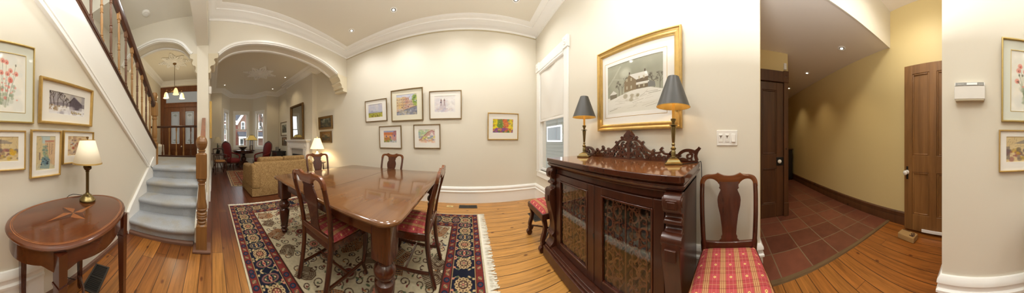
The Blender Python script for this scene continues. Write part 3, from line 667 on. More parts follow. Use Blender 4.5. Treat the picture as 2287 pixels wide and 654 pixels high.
# landing balustrade across the front hall
BX = -4.48
m = MB(); m.box(BX - .03, BX + .03, -1.8, -.27, LZ, LZ + .04); m.build('bottom_rail', raildk, st, bevel=.006)
m = MB(); m.box(BX - .03, BX + .03, -1.8, -.27, 1.565, 1.625); m.build('top_rail', raildk, st, bevel=.012)
for i in range(8):
    y = -1.62 + i * .205
    baluster(BX, y, LZ + .04, 1.57, pine_l if i in (2, 3, 4) else pine_d)
# ------------------------------------------------------------------ front doors (double, glazed) with transom
fd = struct(MB().box(-.02, .03, -.88, -.70, 0, 3.10).box(-.02, .03, .70, .88, 0, 3.10).box(-.02, .03, -.88, .88, 3.10, 3.25).box(-.02, .05, -.7, .7, 2.46, 2.58).build('door_1', doorf, bevel=.006), 'glazed wooden double front door with a transom')
fd.location = (-6.05, -1.12, 0)
m = MB(); m.box(-.004, .02, -.7, -.54, 0, 2.44); m.box(-.004, .02, .54, .7, 0, 2.44); m.box(-.004, .02, -.7, .7, 2.44, 2.47); m.box(.036, .048, -.022, .022, .02, 2.44); m.build('door_frame', doorf, fd)
m = MB(); m.box(-.01, .02, -.64, .64, 2.58, 2.64); m.box(-.01, .02, -.64, .64, 3.04, 3.10); m.box(-.01, .02, -.7, -.64, 2.58, 3.1); m.box(-.01, .02, .64, .7, 2.58, 3.1); tr = m.build('transom', doorf, fd)
m = MB(); m.box(0, .006, -.64, .64, 2.64, 3.04); m.build('transom_glass', frost, tr, smooth=0)
orn = plain('etched_ornament', (120, 130, 130), .6)
for sgn in (-1, 1):
    c = sgn * .275; m = MB()
    for a, b, z0, z1 in ((-.27, -.16, 0, 2.45), (.16, .27, 0, 2.45), (-.16, .16, 2.30, 2.45), (-.16, .16, 0, .22), (-.16, .16, .88, 1.08)): m.box(-.01, .035, c + a, c + b, z0, z1)
    m.box(0, .015, c - .16, c + .16, .2, .9); m.box(0, .028, c - .1, c + .1, .3, .8)
    lf = m.build('door_leaf', doorf, fd, bevel=.006)
    m = MB(); m.box(.005, .011, c - .16, c + .16, 1.08, 2.30); gp = m.build('glass_pane', frost, lf, smooth=0)
    m = MB()
    for z0, z1 in ((1.12, 1.135), (2.245, 2.26)): m.box(.011, .013, c - .12, c + .12, z0, z1)
    for y in (-.12, .11): m.box(.011, .013, c + y, c + y + .01, 1.12, 2.26)
    for zc, k in ((1.22, 1), (2.15, -1)):
        for q in (-1, 1): m.stroke([(c + q * (y - c), z) for y, z in spiral(c + .035, zc, .035, PI, 1.2 * k)], .006, .011, .014, 'yz')
        m.stroke([(c, zc - .06), (c, zc + .06)], .006, .011, .014, 'yz')
    m.build('etched_border', orn, gp, smooth=0)
m = MB(); m.ball((.06, -.03, .98), .03); m.build('door_knob', steel, fd)
# ------------------------------------------------------------------ four-panel pine doors in the tiled hall
def panel_door(name, mat, w, h, label, t=.042):
    """local x 0..w, y 0 (front, faces -y) .. t, two tall upper panels and two lower ones"""
    m = MB(); st_ = .115; mid = .1; rails = [(0, .21), (.76, .98), (h - .12, h)]
    for a, b in ((0, st_), (w - st_, w), (w / 2 - mid / 2, w / 2 + mid / 2)): m.box(a, b, 0, t, 0, h)
    for a, b in rails: m.box(st_, w - st_, 0.0005, t, a, b)
    for a, b in ((st_, w / 2 - mid / 2), (w / 2 + mid / 2, w - st_)): m.box(a, b, .014, t - .01, .1, h - .1)
    root = struct(m.build(name, mat, bevel=.004), label)
    m = MB()
    for a, b in ((st_, w / 2 - mid / 2), (w / 2 + mid / 2, w - st_)):
        for z0, z1 in ((rails[0][1], rails[1][0]), (rails[1][1], rails[2][0])):
            for x0, x1, q0, q1 in ((a, a + .022, z0, z1), (b - .022, b, z0, z1), (a + .022, b - .022, z0, z0 + .022), (a + .022, b - .022, z1 - .022, z1)): m.box(x0, x1, .004, .02, q0, q1)
    m.build('panel_moulding', mat, root, bevel=.006)
    return root
d3 = panel_door('door_3', doorw, .80, 2.16, 'open old pine door with a white knob standing against the ochre wall'); d3.location = (.985, -1.955, .03); d3.rotation_euler = (0, 0, PI)
m = MB(); m.lathe([(.028, 0), (.028, -.006), (.012, -.01), (.012, -.035), (.02, -.04), (.031, -.052), (.03, -.068), (.016, -.078), (.002, -.08)], (.045, 0, .755), 18, 'y'); m.build('door_knob', steel, d3, label='white porcelain knob')
m = MB(); m.box(.03, .06, -.003, 0, .66, .83); m.build('knob_plate', black, d3, bevel=.002)
m = MB(); m.box(.25, .80, -.012, 0, .005, .04); m.build('draught_strip', white, d3, bevel=.002, label='white strip along the foot')
d2 = panel_door('door_2', doord, .80, 2.10, 'dark pine door in the tiled hall with a white knob on a black plate'); d2.location = (2.425, -.12, .01); d2.rotation_euler = (0, 0, -PI / 2)
m = MB(); m.lathe([(.014, 0), (.012, -.035), (.02, -.04), (.03, -.05), (.03, -.064), (.016, -.074), (.002, -.076)], (.715, 0, .87), 18, 'y'); m.build('door_knob', steel, d2, label='white porcelain knob')
m = MB(); m.box(.68, .80, -.005, 0, .80, .93); m.build('rim_lock', black, d2, bevel=.003)
m = MB(); m.box(2.40, 2.44, -.995, -.92, .2, 2.15); m.box(2.39, 2.44, -1.0, -.915, 0.01, .22); m.box(2.40, 2.44, -.92, -.40, 2.12, 2.29); m.box(2.39, 2.44, -1.0, -.91, 2.12, 2.3)
m.lathe([(.03, 2.39), (.03, 2.384), (.02, 2.384), (.012, 2.378), (.003, 2.376)], (0, -.955, 2.21), 16, 'x'); struct(m.build('trim_door_casing', doord, bevel=.005), 'dark wood casing with a rosette block around the hall door')
m = MB(); m.box(2.405, 2.44, -.97, -.925, 2.33, 2.43); m.ball((2.41, -.948, 2.40), .012); tag(m.build('motion_sensor', plastic, bevel=.006), 'small white motion sensor above the dark hall door', 'sensor')
m = MB(); m.box(-.03, 0, 0, .055, 2.66, 2.80); o = m.build('alarm_box', plastic, bevel=.012); o.location = (-DW - .05, -.07, -.61); tag(o, 'small white alarm box on the side of the post under the wide arch', 'alarm')
# ================================================================== DINING ROOM
# ---- oriental rug, painted one quarter and mirrored
NAVY = (30, 32, 46); RED = (114, 48, 44); IVORY = (190, 178, 150); GOLD = (176, 146, 100); PINK = (186, 120, 100); GREEN = (86, 94, 70); BRN = (66, 42, 34); ORNG = (170, 112, 66); BLUE = (54, 64, 86)
def rug_paint(wm, hm, res, field=IVORY, main=NAVY, guard=RED, bw=.21, gw=.075, dense=1.):
    """canvas of one quarter (origin = outer corner), metres scaled to 0..1, then mirrored"""
    qw, qh = wm / 2, hm / 2; c = Cv(int(qw / res), int(qh / res), field, .05)
    c.asp = qw / qh
    X = lambda v: v / qw
    Yy = lambda v: v / qh
    def E(x, y, rx, ry, col, al=1., rot=0., ring=None): c.ell(X(x), Yy(y), X(rx), Yy(ry), col, al, rot, .25, ring)
    def Ln(pts, w, col): c.line([(X(a), Yy(b)) for a, b in pts], X(w), col)
    off = .03 + gw + bw + gw + .012
    # field motifs
    def rosette(x, y, r, a, b, n=8):
        E(x, y, r, r, BRN)
        for i in range(n):
            t = 2 * PI * i / n; E(x + .68 * r * math.cos(t), y + .68 * r * math.sin(t), r * .3, r * .3, a)
        E(x, y, r * .5, r * .5, b); E(x, y, r * .22, r * .22, GOLD)
    def feather(x, y, L, ang, col):
        n = 4
        for k in range(-n, n + 1):
            if abs(k) < 1: continue
            for j in range(int(9 - abs(k) * .8)):
                u = j * L / 9 - abs(k) * L * .06; v = k * L * .11; px = x + u * math.cos(ang) - v * math.sin(ang); py = y + u * math.sin(ang) + v * math.cos(ang)
                E(px, py, L * .066, L * .056, BRN); E(px, py, L * .05, L * .036, col)
        Ln([(x - L * .1 * math.cos(ang), y - L * .1 * math.sin(ang)), (x + L * math.cos(ang), y + L * math.sin(ang))], .006, BRN)
    def vine(x, y, s, a):
        pts = [(x + s * (i / 14) * math.cos(a) - .3 * s * math.sin(i / 14 * 2 * PI) * math.sin(a), y + s * (i / 14) * math.sin(a) + .3 * s * math.sin(i / 14 * 2 * PI) * math.cos(a)) for i in range(15)]
        Ln(pts, .005, BRN)
        for i in (3, 7, 11, 14): E(pts[i][0], pts[i][1], .016, .01, random.choice([GREEN, RED, BLUE, BRN]), 1., random.uniform(0, 3))
    def curl(x, y, r, a, tn):
        Ln(spiral(x, y, r, a, tn, .3, 12), .0056, BRN); e = spiral(x, y, r, a, tn, .3, 12)[-1]; E(e[0], e[1], .011, .008, random.choice([RED, BRN, GREEN, BLUE, ORNG]), 1, a)
        b = spiral(x, y, r, a, tn, .3, 12)[0]; E(b[0], b[1], .015, .008, random.choice([GREEN, BRN, RED]), 1, a + .8)
    def nest(x, y, L, ang, col, n=5):      # nested U-shaped rows of beads, as woven leaf sprays
        ca, sa = math.cos(ang), math.sin(ang)
        for k in range(n, 0, -1):
            wd = .017 * k; pts = [(-wd, t * L) for t in (0, .25, .5, .75)] + [(-wd * math.cos(t * PI / 4), L * .75 + wd * math.sin(t * PI / 4)) for t in range(1, 4)] + [(wd, t * L) for t in (.75, .5, .25, 0)]
            P = [(x + u * ca - v * sa, y + u * sa + v * ca) for u, v in pts]; Ln(P, .0075, BRN)
            for (xa, ya), (xb, yb) in zip(P[:-1], P[1:]):
                m_ = max(1, int(math.hypot(xb - xa, yb - ya) / .017))
                for t in range(m_): E(xa + (xb - xa) * t / m_, ya + (yb - ya) * t / m_, .0075, .006, col)
        Ln([(x, y), (x - sa * L * .8, y + ca * L * .8)], .004, BRN)
    gx = np.arange(off + .05, qw + .1, .115); gy = np.arange(off + .05, qh + .1, .105)
    for x in gx:
        for y in gy: curl(x + random.uniform(-.02, .02), y + random.uniform(-.02, .02), random.uniform(.03, .05), random.uniform(0, 6.28), random.choice([-1.1, 1.1, .8, -.8]))
    gx = np.arange(off + .12, qw + .1, .31); gy = np.arange(off + .11, qh + .1, .29)
    for i, x in enumerate(gx):
        for j, y in enumerate(gy):
            k = (i * 2 + j) % 4
            if k == 0: nest(x - .02, y - .09, .20, random.choice([.35, -.3, .6]), ORNG)
            elif k == 2: nest(x, y - .06, .14, random.choice([1.2, .9, -.6]), (96, 78, 58), 4)
            else:
                E(x, y, .078, .062, BRN, 1, .5 * k); E(x, y, .070, .055, field, 1, .5 * k); rosette(x, y, .05, RED if k == 1 else PINK, (70, 54, 48))
                for q in range(6): t = q * PI / 3; E(x + .1 * math.cos(t), y + .09 * math.sin(t), .02, .011, random.choice([GREEN, RED, BRN, BLUE]), 1, t)
    # borders, from the inside out
    def frame(d0, d1, col):
        c.rect(X(d0), 1, Yy(d0), Yy(d1), col); c.rect(X(d0), X(d1), Yy(d0), 1, col)
    def run(d, step, fn):
        """walk along both borders at depth d"""
        n = int((qw - d) / step) + 1
        for i in range(n): fn(d + i * step, d, 0, i)
        n = int((qh - d) / step) + 1
        for i in range(1, n): fn(d, d + i * step, 1, i)
    frame(0, .03, IVORY); d = .02
    frame(d, d + gw, guard); frame(d + gw, d + gw + bw, main); frame(d + gw + bw, d + 2 * gw + bw, guard); frame(d + 2 * gw + bw, d + 2 * gw + bw + .010, BRN)
    for q in (d, d + gw - .006, d + gw + bw, d + 2 * gw + bw - .006): frame(q, q + .006, BRN if q > d else NAVY)
    for q in (d + gw, d + gw + bw - .006): frame(q, q + .005, GOLD)
    def small(x, y, ax, i):
        if i % 2 == 0: E(x, y, .026, .026, BLUE); E(x, y, .026, .026, NAVY, 1, 0, .7); E(x, y, .009, .009, RED)
        else: E(x, y, .02, .012, GOLD, 1, .8); E(x, y, .02, .012, GREEN, 1, -.8); E(x, y, .008, .008, PINK)
    run(d + gw / 2, .062, small); run(d + gw * 1.5 + bw, .062, small)
    mid = d + gw + bw / 2
    TAN = (186, 160, 118)
    def palm(x, y, ax, i):
        R = bw * .36; ang = (0 if ax == 0 else PI / 2); c1, c2 = [(TAN, RED), (PINK, GREEN), (TAN, (90, 70, 60)), (GOLD, BLUE)][i % 4]
        T = lambda u, v: ((x + u, y + v) if ax == 0 else (x + v, y + u))
        for sgn in (-1, 1):       # curling leaves between the flowers
            for q in (-1, 1):
                pts = [T(sgn * (.055 + .022 * math.sin(t * PI / 8)), q * bw * (.08 + .34 * t / 8)) for t in range(9)]; Ln(pts, .0045, TAN if q > 0 else GREEN); E(pts[-1][0], pts[-1][1], .012, .010, PINK if q > 0 else TAN); E(pts[4][0], pts[4][1], .016, .008, GREEN if q > 0 else TAN, 1, ang + .8 * q)
        if i % 2 == 0:            # fan palmette with scalloped pale edge
            E(x, y, R * .95, R * .9, (64, 44, 38))
            for k in range(12):
                t = 2 * PI * k / 12; a, b = T(R * .74 * math.cos(t), R * .74 * math.sin(t)); E(a, b, R * .24, R * .2, c1); E(a, b, R * .11, R * .09, (80, 54, 44))
            E(x, y, R * .56, R * .52, (64, 44, 38)); E(x, y, R * .46, R * .42, c2)
            for k in range(6): t = 2 * PI * k / 6; a, b = T(R * .3 * math.cos(t), R * .3 * math.sin(t)); E(a, b, R * .11, R * .09, TAN)
            E(x, y, R * .14, R * .12, PINK)
        else:
            E(x, y, R * .98, R * .62, c1, 1, ang + PI / 2); E(x, y, R * .84, R * .5, main, 1, ang + PI / 2)
            for k in range(8): t = 2 * PI * k / 8; a, b = T(R * .34 * math.cos(t), R * .58 * math.sin(t)); E(a, b, R * .14, R * .11, c2 if k % 2 else TAN)
            E(x, y, R * .3, R * .2, c1, 1, ang); E(x, y, R * .14, R * .1, RED, 1, ang)
    run(mid, .142, palm)
    c.noise(.01, .06); q = c.a; full = np.concatenate([q, q[:, ::-1]], 1); full = np.concatenate([full, full[::-1]], 0)
    out = Cv(full.shape[1], full.shape[0], (0, 0, 0), 0); out.a = full; return out
RX0, RX1, RY0, RY1 = -2.98, .155, .295, 2.635
rug = thing('oriental_rug', 'large ivory and navy oriental rug with palmette border under the dining table', 'rug', (RX0, RY0, 0))
rug_paint(RX1 - RX0, RY1 - RY0, .0052).mesh('pile', RX1 - RX0, RY1 - RY0, rugm, rug, 'xy', (0, 0, .0105))
m = MB(); m.box(0, RX1 - RX0, 0, RY1 - RY0, .001, .0095); m.build('backing', plain('rug_backing', (196, 184, 156), .95), rug, smooth=0)
fr = MB()
for x, s in ((RX1 - RX0, 1), (0, -1)):
    fr.box(min(x, x + s * .02), max(x, x + s * .02), 0, RY1 - RY0, .001, .009)
    for i in range(330):
        y = (i + .5) / 330 * (RY1 - RY0); L = random.uniform(.05, .085) * (1 if s > 0 else .6); dy = random.uniform(-.02, .02)
        fr.tube([(x + s * .015, y, .006), (x + s * (.02 + L * .5), y + dy * .4, .006), (x + s * (.02 + L), y + dy, .003)], .0032, 4)
f = fr.build('fringe', plain('rug_fringe', (222, 216, 200), .95), rug, smooth=60); f['kind'] = 'stuff'
# ---- dining table
TXC, TYC, TA, TB = -1.21, 1.585, .83, .81      # centre, half sizes
tb = thing('dining_table', 'large polished wooden dining table with fat turned legs on the rug', 'table', (TXC, TYC, 0))
def rrect(a, b, r, n=8):
    P = []
    for cx, cy, a0 in ((a - r, b - r, 0), (-a + r, b - r, PI / 2), (-a + r, -b + r, PI), (a - r, -b + r, 3 * PI / 2)):
        for i in range(n + 1): t = a0 + PI / 2 * i / n; P.append((cx + r * math.cos(t), cy + r * math.sin(t)))
    return P
def top_shape(m, poly, z0, z1, edge):
    """table top from an outline: edge profile list of (inset, z fraction)"""
    n = len(poly); rings = []
    cx = sum(p[0] for p in poly) / n; cy = sum(p[1] for p in poly) / n
    for ins, z in edge:
        R = []
        for i in range(n):
            a = Vector(poly[i - 1]); b = Vector(poly[(i + 1) % n]); t = (b - a).normalized(); R.append((poly[i][0] - t.y * ins, poly[i][1] + t.x * ins, z0 + (z1 - z0) * z))
        rings.append(R)
    vs = sum(rings, []); fs = [list(range(n))[::-1]] + [[(len(rings) - 1) * n + i for i in range(n)]]
    for j in range(len(rings) - 1):
        for i in range(n): fs.append((j * n + i, j * n + (i + 1) % n, (j + 1) * n + (i + 1) % n, (j + 1) * n + i))
    m.add(vs, fs)
EDGE = [(.02, 0), (.012, .05), (.003, .25), (0, .5), (.004, .78), (.014, .95), (.022, 1)]
P = rrect(TA, TB, .12)
m = MB(); top_shape(m, P, .705, .741, EDGE); m.build('tabletop', tabletop_w, tb, smooth=30)
m = MB(); m.box(-.0022, .0022, -TB + .004, TB - .004, .715, .7413); m.build('leaf_seam', plain('dark_joint', (30, 17, 10), .6), tb, smooth=0, label='dark seam between the two table leaves')  # thin dark strip along the joint of the leaves
m = MB()
for x0, x1, y0, y1 in ((-.72, .72, -.70, -.675), (-.72, .72, .675, .70), (-.72, -.695, -.68, .68), (.695, .72, -.68, .68)): m.box(x0, x1, y0, y1, .585, .708)
m.build('apron', mahog, tb, bevel=.004)
LEG = [(.062, .46), (.056, .45), (.046, .44), (.046, .43), (.05, .425), (.066, .41), (.073, .385), (.070, .36), (.056, .342), (.048, .336), (.05, .33), (.066, .318), (.068, .30), (.064, .26), (.056, .19), (.048, .13), (.044, .115), (.05, .108), (.052, .1), (.044, .092), (.036, .08), (.04, .066), (.046, .06), (.042, .052), (.03, .046), (.026, .04), (.034, .034), (.034, .026), (.022, .014), (.02, .0115)]
for sx in (-1, 1):
    for sy in (-1, 1):
        m = MB(); m.M = Matrix.Translation((sx * .70, sy * .68, 0)); m.prism(rrect(.07, .07, .022, 3), .47, .706, 'xy'); m.lathe(LEG[::-1], n=22); m.build('leg', mahog_z, tb, smooth=35)
# ---- Queen Anne dining chairs (local: front +y, back -y)
def chair():
    t = thing('dining_chair', '', 'chair')
    hw = .205
    def post(s): return [(s * .165, -.262, .0), (s * .168, -.232, .12), (s * .172, -.208, .28), (s * .178, -.202, .42), (s * .186, -.208, .52), (s * .196, -.232, .66), (s * .203, -.268, .79), (s * .203, -.290, .87)]
    for s in (-1, 1):
        m = MB(); p = spline([Vector(q) for q in post(s)], 4); n = len(p)
        m.tube(p, [.022 if i < n * .5 else .018 for i in range(n)], 10, sx=[.017 + .004 * math.sin(PI * i / n) for i in range(n)]); m.build('back_post', mahog_z, t, smooth=60, label='curved rear leg and back post')
    m = MB()   # yoke crest with rounded shoulders
    up_ = spline([(-.221, .85), (-.219, .89), (-.203, .922), (-.17, .938), (-.13, .941), (-.10, .946), (-.088, .953), (-.072, .947), (-.04, .935), (0, .931), (.04, .935), (.072, .947), (.088, .953), (.10, .946), (.13, .941), (.17, .938), (.203, .922), (.219, .89), (.221, .85)], 3)
    lo_ = spline([(-.186, .85), (-.184, .88), (-.168, .902), (-.142, .908), (-.115, .903), (-.09, .886), (-.08, .872), (-.07, .868), (-.035, .867), (0, .867), (.035, .867), (.07, .868), (.08, .872), (.09, .886), (.115, .903), (.142, .908), (.168, .902), (.184, .88), (.186, .85)], 3)
    vs = []; fs = []; n = len(up_); T = .015
    for (a, b), (c, d) in zip(up_, lo_):
        yc = -.286 - .014 * min(1, max(0, (b - .85) / .08)); k1, k2 = .75, .3
        for (u, w) in ((0, -k1), (.3, -1), (.7, -1), (1, -k1), (1, k1), (.7, 1), (.3, 1), (0, k1)): vs.append((a + (c - a) * u, yc + w * T, b + (d - b) * u))
    for i in range(n - 1):
        for j in range(8): fs.append((8 * i + j, 8 * i + (j + 1) % 8, 8 * i + 8 + (j + 1) % 8, 8 * i + 8 + j))
    fs += [list(range(8)), [8 * (n - 1) + j for j in range(8)][::-1]]; m.add(vs, fs); m.build('crest_rail', wood('crest_mahogany', (84, 42, 18), (136, 76, 36), 'x', 16, .22, .5), t, smooth=50)
    half = [(.078, .90), (.074, .872), (.071, .852), (.076, .846), (.071, .838), (.064, .832), (.068, .82), (.078, .80), (.085, .78), (.087, .76), (.082, .72), (.066, .66), (.054, .58), (.05, .53), (.058, .515), (.056, .503), (.07, .49), (.075, .478)]
    m = MB(); n = len(half)
    yy = lambda z: -.207 - .085 * max(0, (z - .47) / .42) ** 1.3
    vs = []; fs = []
    for x, z in half: y = yy(z); vs += [(-x, y - .006, z), (x, y - .006, z), (x, y + .006, z), (-x, y + .006, z)]
    for i in range(n - 1):
        for j in range(4): fs.append((4 * i + j, 4 * i + (j + 1) % 4, 4 * i + 4 + (j + 1) % 4, 4 * i + 4 + j))
    fs += [(3, 2, 1, 0), (4 * n - 4, 4 * n - 3, 4 * n - 2, 4 * n - 1)]; m.add(vs, fs); m.build('splat', mahog_z, t, smooth=30, label='vase-shaped back splat')
    m = MB(); m.prism([(-.19, -.205), (.19, -.205), (.224, .205), (-.224, .205)], .375, .435, 'xy'); m.box(-.17, .17, -.222, -.195, .435, .483); m.build('seat_rail', mahog, t, bevel=.006)
    m = MB(); gx = 14; vs = []; fs = []
    for j in range(gx + 1):
        for i in range(gx + 1):
            u, v = i / gx * 2 - 1, j / gx * 2 - 1; w = .184 + .034 * (v + 1) / 2
            k = (1 - abs(u) ** 4) * (1 - abs(v) ** 4); vs.append((u * w * (1 - .02 * v * v), -.192 + (v + 1) * .195, .436 + .038 * max(0, k) ** .5))
    for j in range(gx):
        for i in range(gx): a = j * (gx + 1) + i; fs.append((a, a + 1, a + gx + 2, a + gx + 1))
    m.add(vs, fs); m.box(-.18, .18, -.188, .19, .40, .437); m.build('seat', plaid, t, smooth=80, label='red and gold plaid upholstered seat')
    for s in (-1, 1):
        m = MB(); p = spline([Vector(q) for q in [(s * .19, .18, .42), (s * .2, .195, .34), (s * .195, .19, .2), (s * .187, .18, .09), (s * .194, .196, .035), (s * .195, .198, .002)]], 5); n = len(p)
        m.tube(p, [.03 - .017 * (i / (n - 1)) ** .7 + (.014 * max(0, (i / (n - 1) - .85) / .15)) for i in range(n)], 10); m.build('front_leg', mahog_z, t, smooth=60)
        m = MB(); m.tube([(s * .17, -.215, .11), (s * .187, .18, .11)], .015, 8, sx=.011); m.build('stretcher', mahog_y, t)
    m = MB(); m.tube([(-.178, -.01, .11), (.178, -.01, .11)], .015, 8, sx=.011); m.build('stretcher', mahog, t)
    return t
ch = chair(); ch.location = (-1.06, .985, .016); ch['group'] = 'dining chairs'
ch['label'] = 'mahogany dining chair tucked under the near side of the table, its back towards us'
dup(ch, 'mahogany dining chair seen edge-on at the window end of the table', (-.535, 1.44, .016), PI / 2 + .03)
dup(ch, 'mahogany dining chair on the far side of the table below the watercolours', (-1.34, 2.37, .016), PI)
dup(ch, 'mahogany dining chair at the sofa end of the table beside the lit lamp', (-2.16, 1.74, .016), -PI / 2 - .3)
dup(ch, 'mahogany dining chair with large plaid seat against the wall right of the sideboard', (.955, -.035, 0), PI / 2)
# ---- plaid stool with scrolled legs by the window
so = thing('upholstered_stool', 'low red plaid stool with scrolled dark legs under the window left of the sideboard', 'stool', (.955, 1.765, 0))
m = MB(); m.box(-.2, .2, -.215, .215, .35, .415); m.build('seat_rail', rosew, so, bevel=.006)
m = MB(); gx = 12; vs = []; fs = []
for j in range(gx + 1):
    for i in range(gx + 1):
        u, v = i / gx * 2 - 1, j / gx * 2 - 1; vs.append((u * .192, v * .207, .41 + .055 * max(0, (1 - abs(u) ** 4) * (1 - abs(v) ** 4)) ** .5))
for j in range(gx):
    for i in range(gx): a = j * (gx + 1) + i; fs.append((a, a + 1, a + gx + 2, a + gx + 1))
m.add(vs, fs); m.build('seat', plaid, so, smooth=80, label='red and gold plaid cushion')
for sx in (-1, 1):
    for sy in (-1, 1):
        m = MB(); c = spline([(.0, .36), (.012, .32), (.02, .27), (.012, .21), (-.006, .16), (-.012, .12), (.004, .09), (.018, .075)], 4)
        n = len(c); m.stroke([(a, b) for a, b in c], [.026 - .008 * math.sin(PI * i / n) for i in range(n)], sy * .185 - .02, sy * .185 + .02, 'xz')
        m.lathe([(.001, -.022), (.028, -.022), (.03, -.012), (.03, .012), (.028, .022), (.001, .022)], (-.004, sy * .185, .085), 14, 'y'); m.lathe([(.001, -.022), (.034, -.022), (.036, 0), (.034, .022), (.001, .022)], (-.02, sy * .185, .036), 14, 'y')
        for k, p in enumerate(m.v): m.v[k] = Vector((sx * -1 * (p.x if sx < 0 else p.x) + sx * .17, p.y, p.z)) if sx > 0 else Vector((p.x - .17, p.y, p.z))
        m.build('leg', rosew, so, smooth=40, label='scrolled leg')
m = MB()
for s in (-1, 1): m.tube(spline([Vector((-.17, s * .185, .11)), Vector((-.08, s * .1, .12)), Vector((0, 0, .125)), Vector((.08, -s * .1, .12)), Vector((.17, -s * .185, .11))], 4), .011, 6)
m.build('cross_stretcher', rosew, so)
# ---- sideboard with fretwork doors and pierced gallery (local: x along the front, -y to the room, z up)
SBW, SBD, SBH = 1.32, .55, 1.02
sb = thing('sideboard', 'carved rosewood sideboard with glazed fretwork doors under the snow scene picture', 'sideboard', (1.335, .86, 0), -PI / 2)
def front(m, x0, x1, y0, y1, z0, z1): m.box(x0, x1, y0, y1, z0, z1)
hw = SBW / 2
m = MB()
m.box(-hw + .03, -hw + .06, -.48, -.005, .14, .93); m.box(hw - .06, hw - .03, -.48, -.005, .14, .93); m.box(-hw + .03, hw - .03, -.02, -.005, .14, .93)
m.box(-hw + .06, hw - .06, -.46, -.02, .14, .17); m.box(-hw + .03, hw - .03, -.48, -.005, .90, .945)
for a, b in ((-hw + .03, -.54), (.54, hw - .03)): m.box(a, b, -.485, -.455, .14, .92)
m.box(-.54, .54, -.485, -.455, .875, .92)
m.build('carcass', rosew, sb, bevel=.003)
m = MB(); m.prism([(-hw, 0), (hw, 0), (hw, -SBD + .02), (hw - .02, -SBD), (-hw + .02, -SBD), (-hw, -SBD + .02)], SBH - .036, SBH, 'xy'); tp = m.build('top', rosew_y, sb, bevel=.004); m = MB(); m.box(-hw + .006, hw - .006, -SBD + .008, -.006, SBH, SBH + .0012); m.build('veneer', sbtop, tp, smooth=0, label='polished golden brown veneer')
m = MB()
ov_ = [(-hw + .03, -.005), (-hw + .03, -.50), (hw - .03, -.50), (hw - .03, -.005)]; m.sweep(ov_[::-1], [(0, .922), (.002, .922), (.006, .93), (.02, .94), (.03, .955), (.032, .965), (.028, .97), (.024, .972), (.024, .986), (0, .986)]); m.box(-hw + .032, hw - .032, -.498, -.008, .925, .984); m.build('cornice', rosew_y, sb, bevel=.005)
m = MB(); m.box(-hw + .0, hw - .0, -.585, -.005, .015, .115); m.box(-hw + .015, hw - .015, -.57, -.005, .115, .135); m.box(-hw + .028, hw - .028, -.55, -.005, .135, .145); m.build('plinth', rosew, sb, bevel=.008)
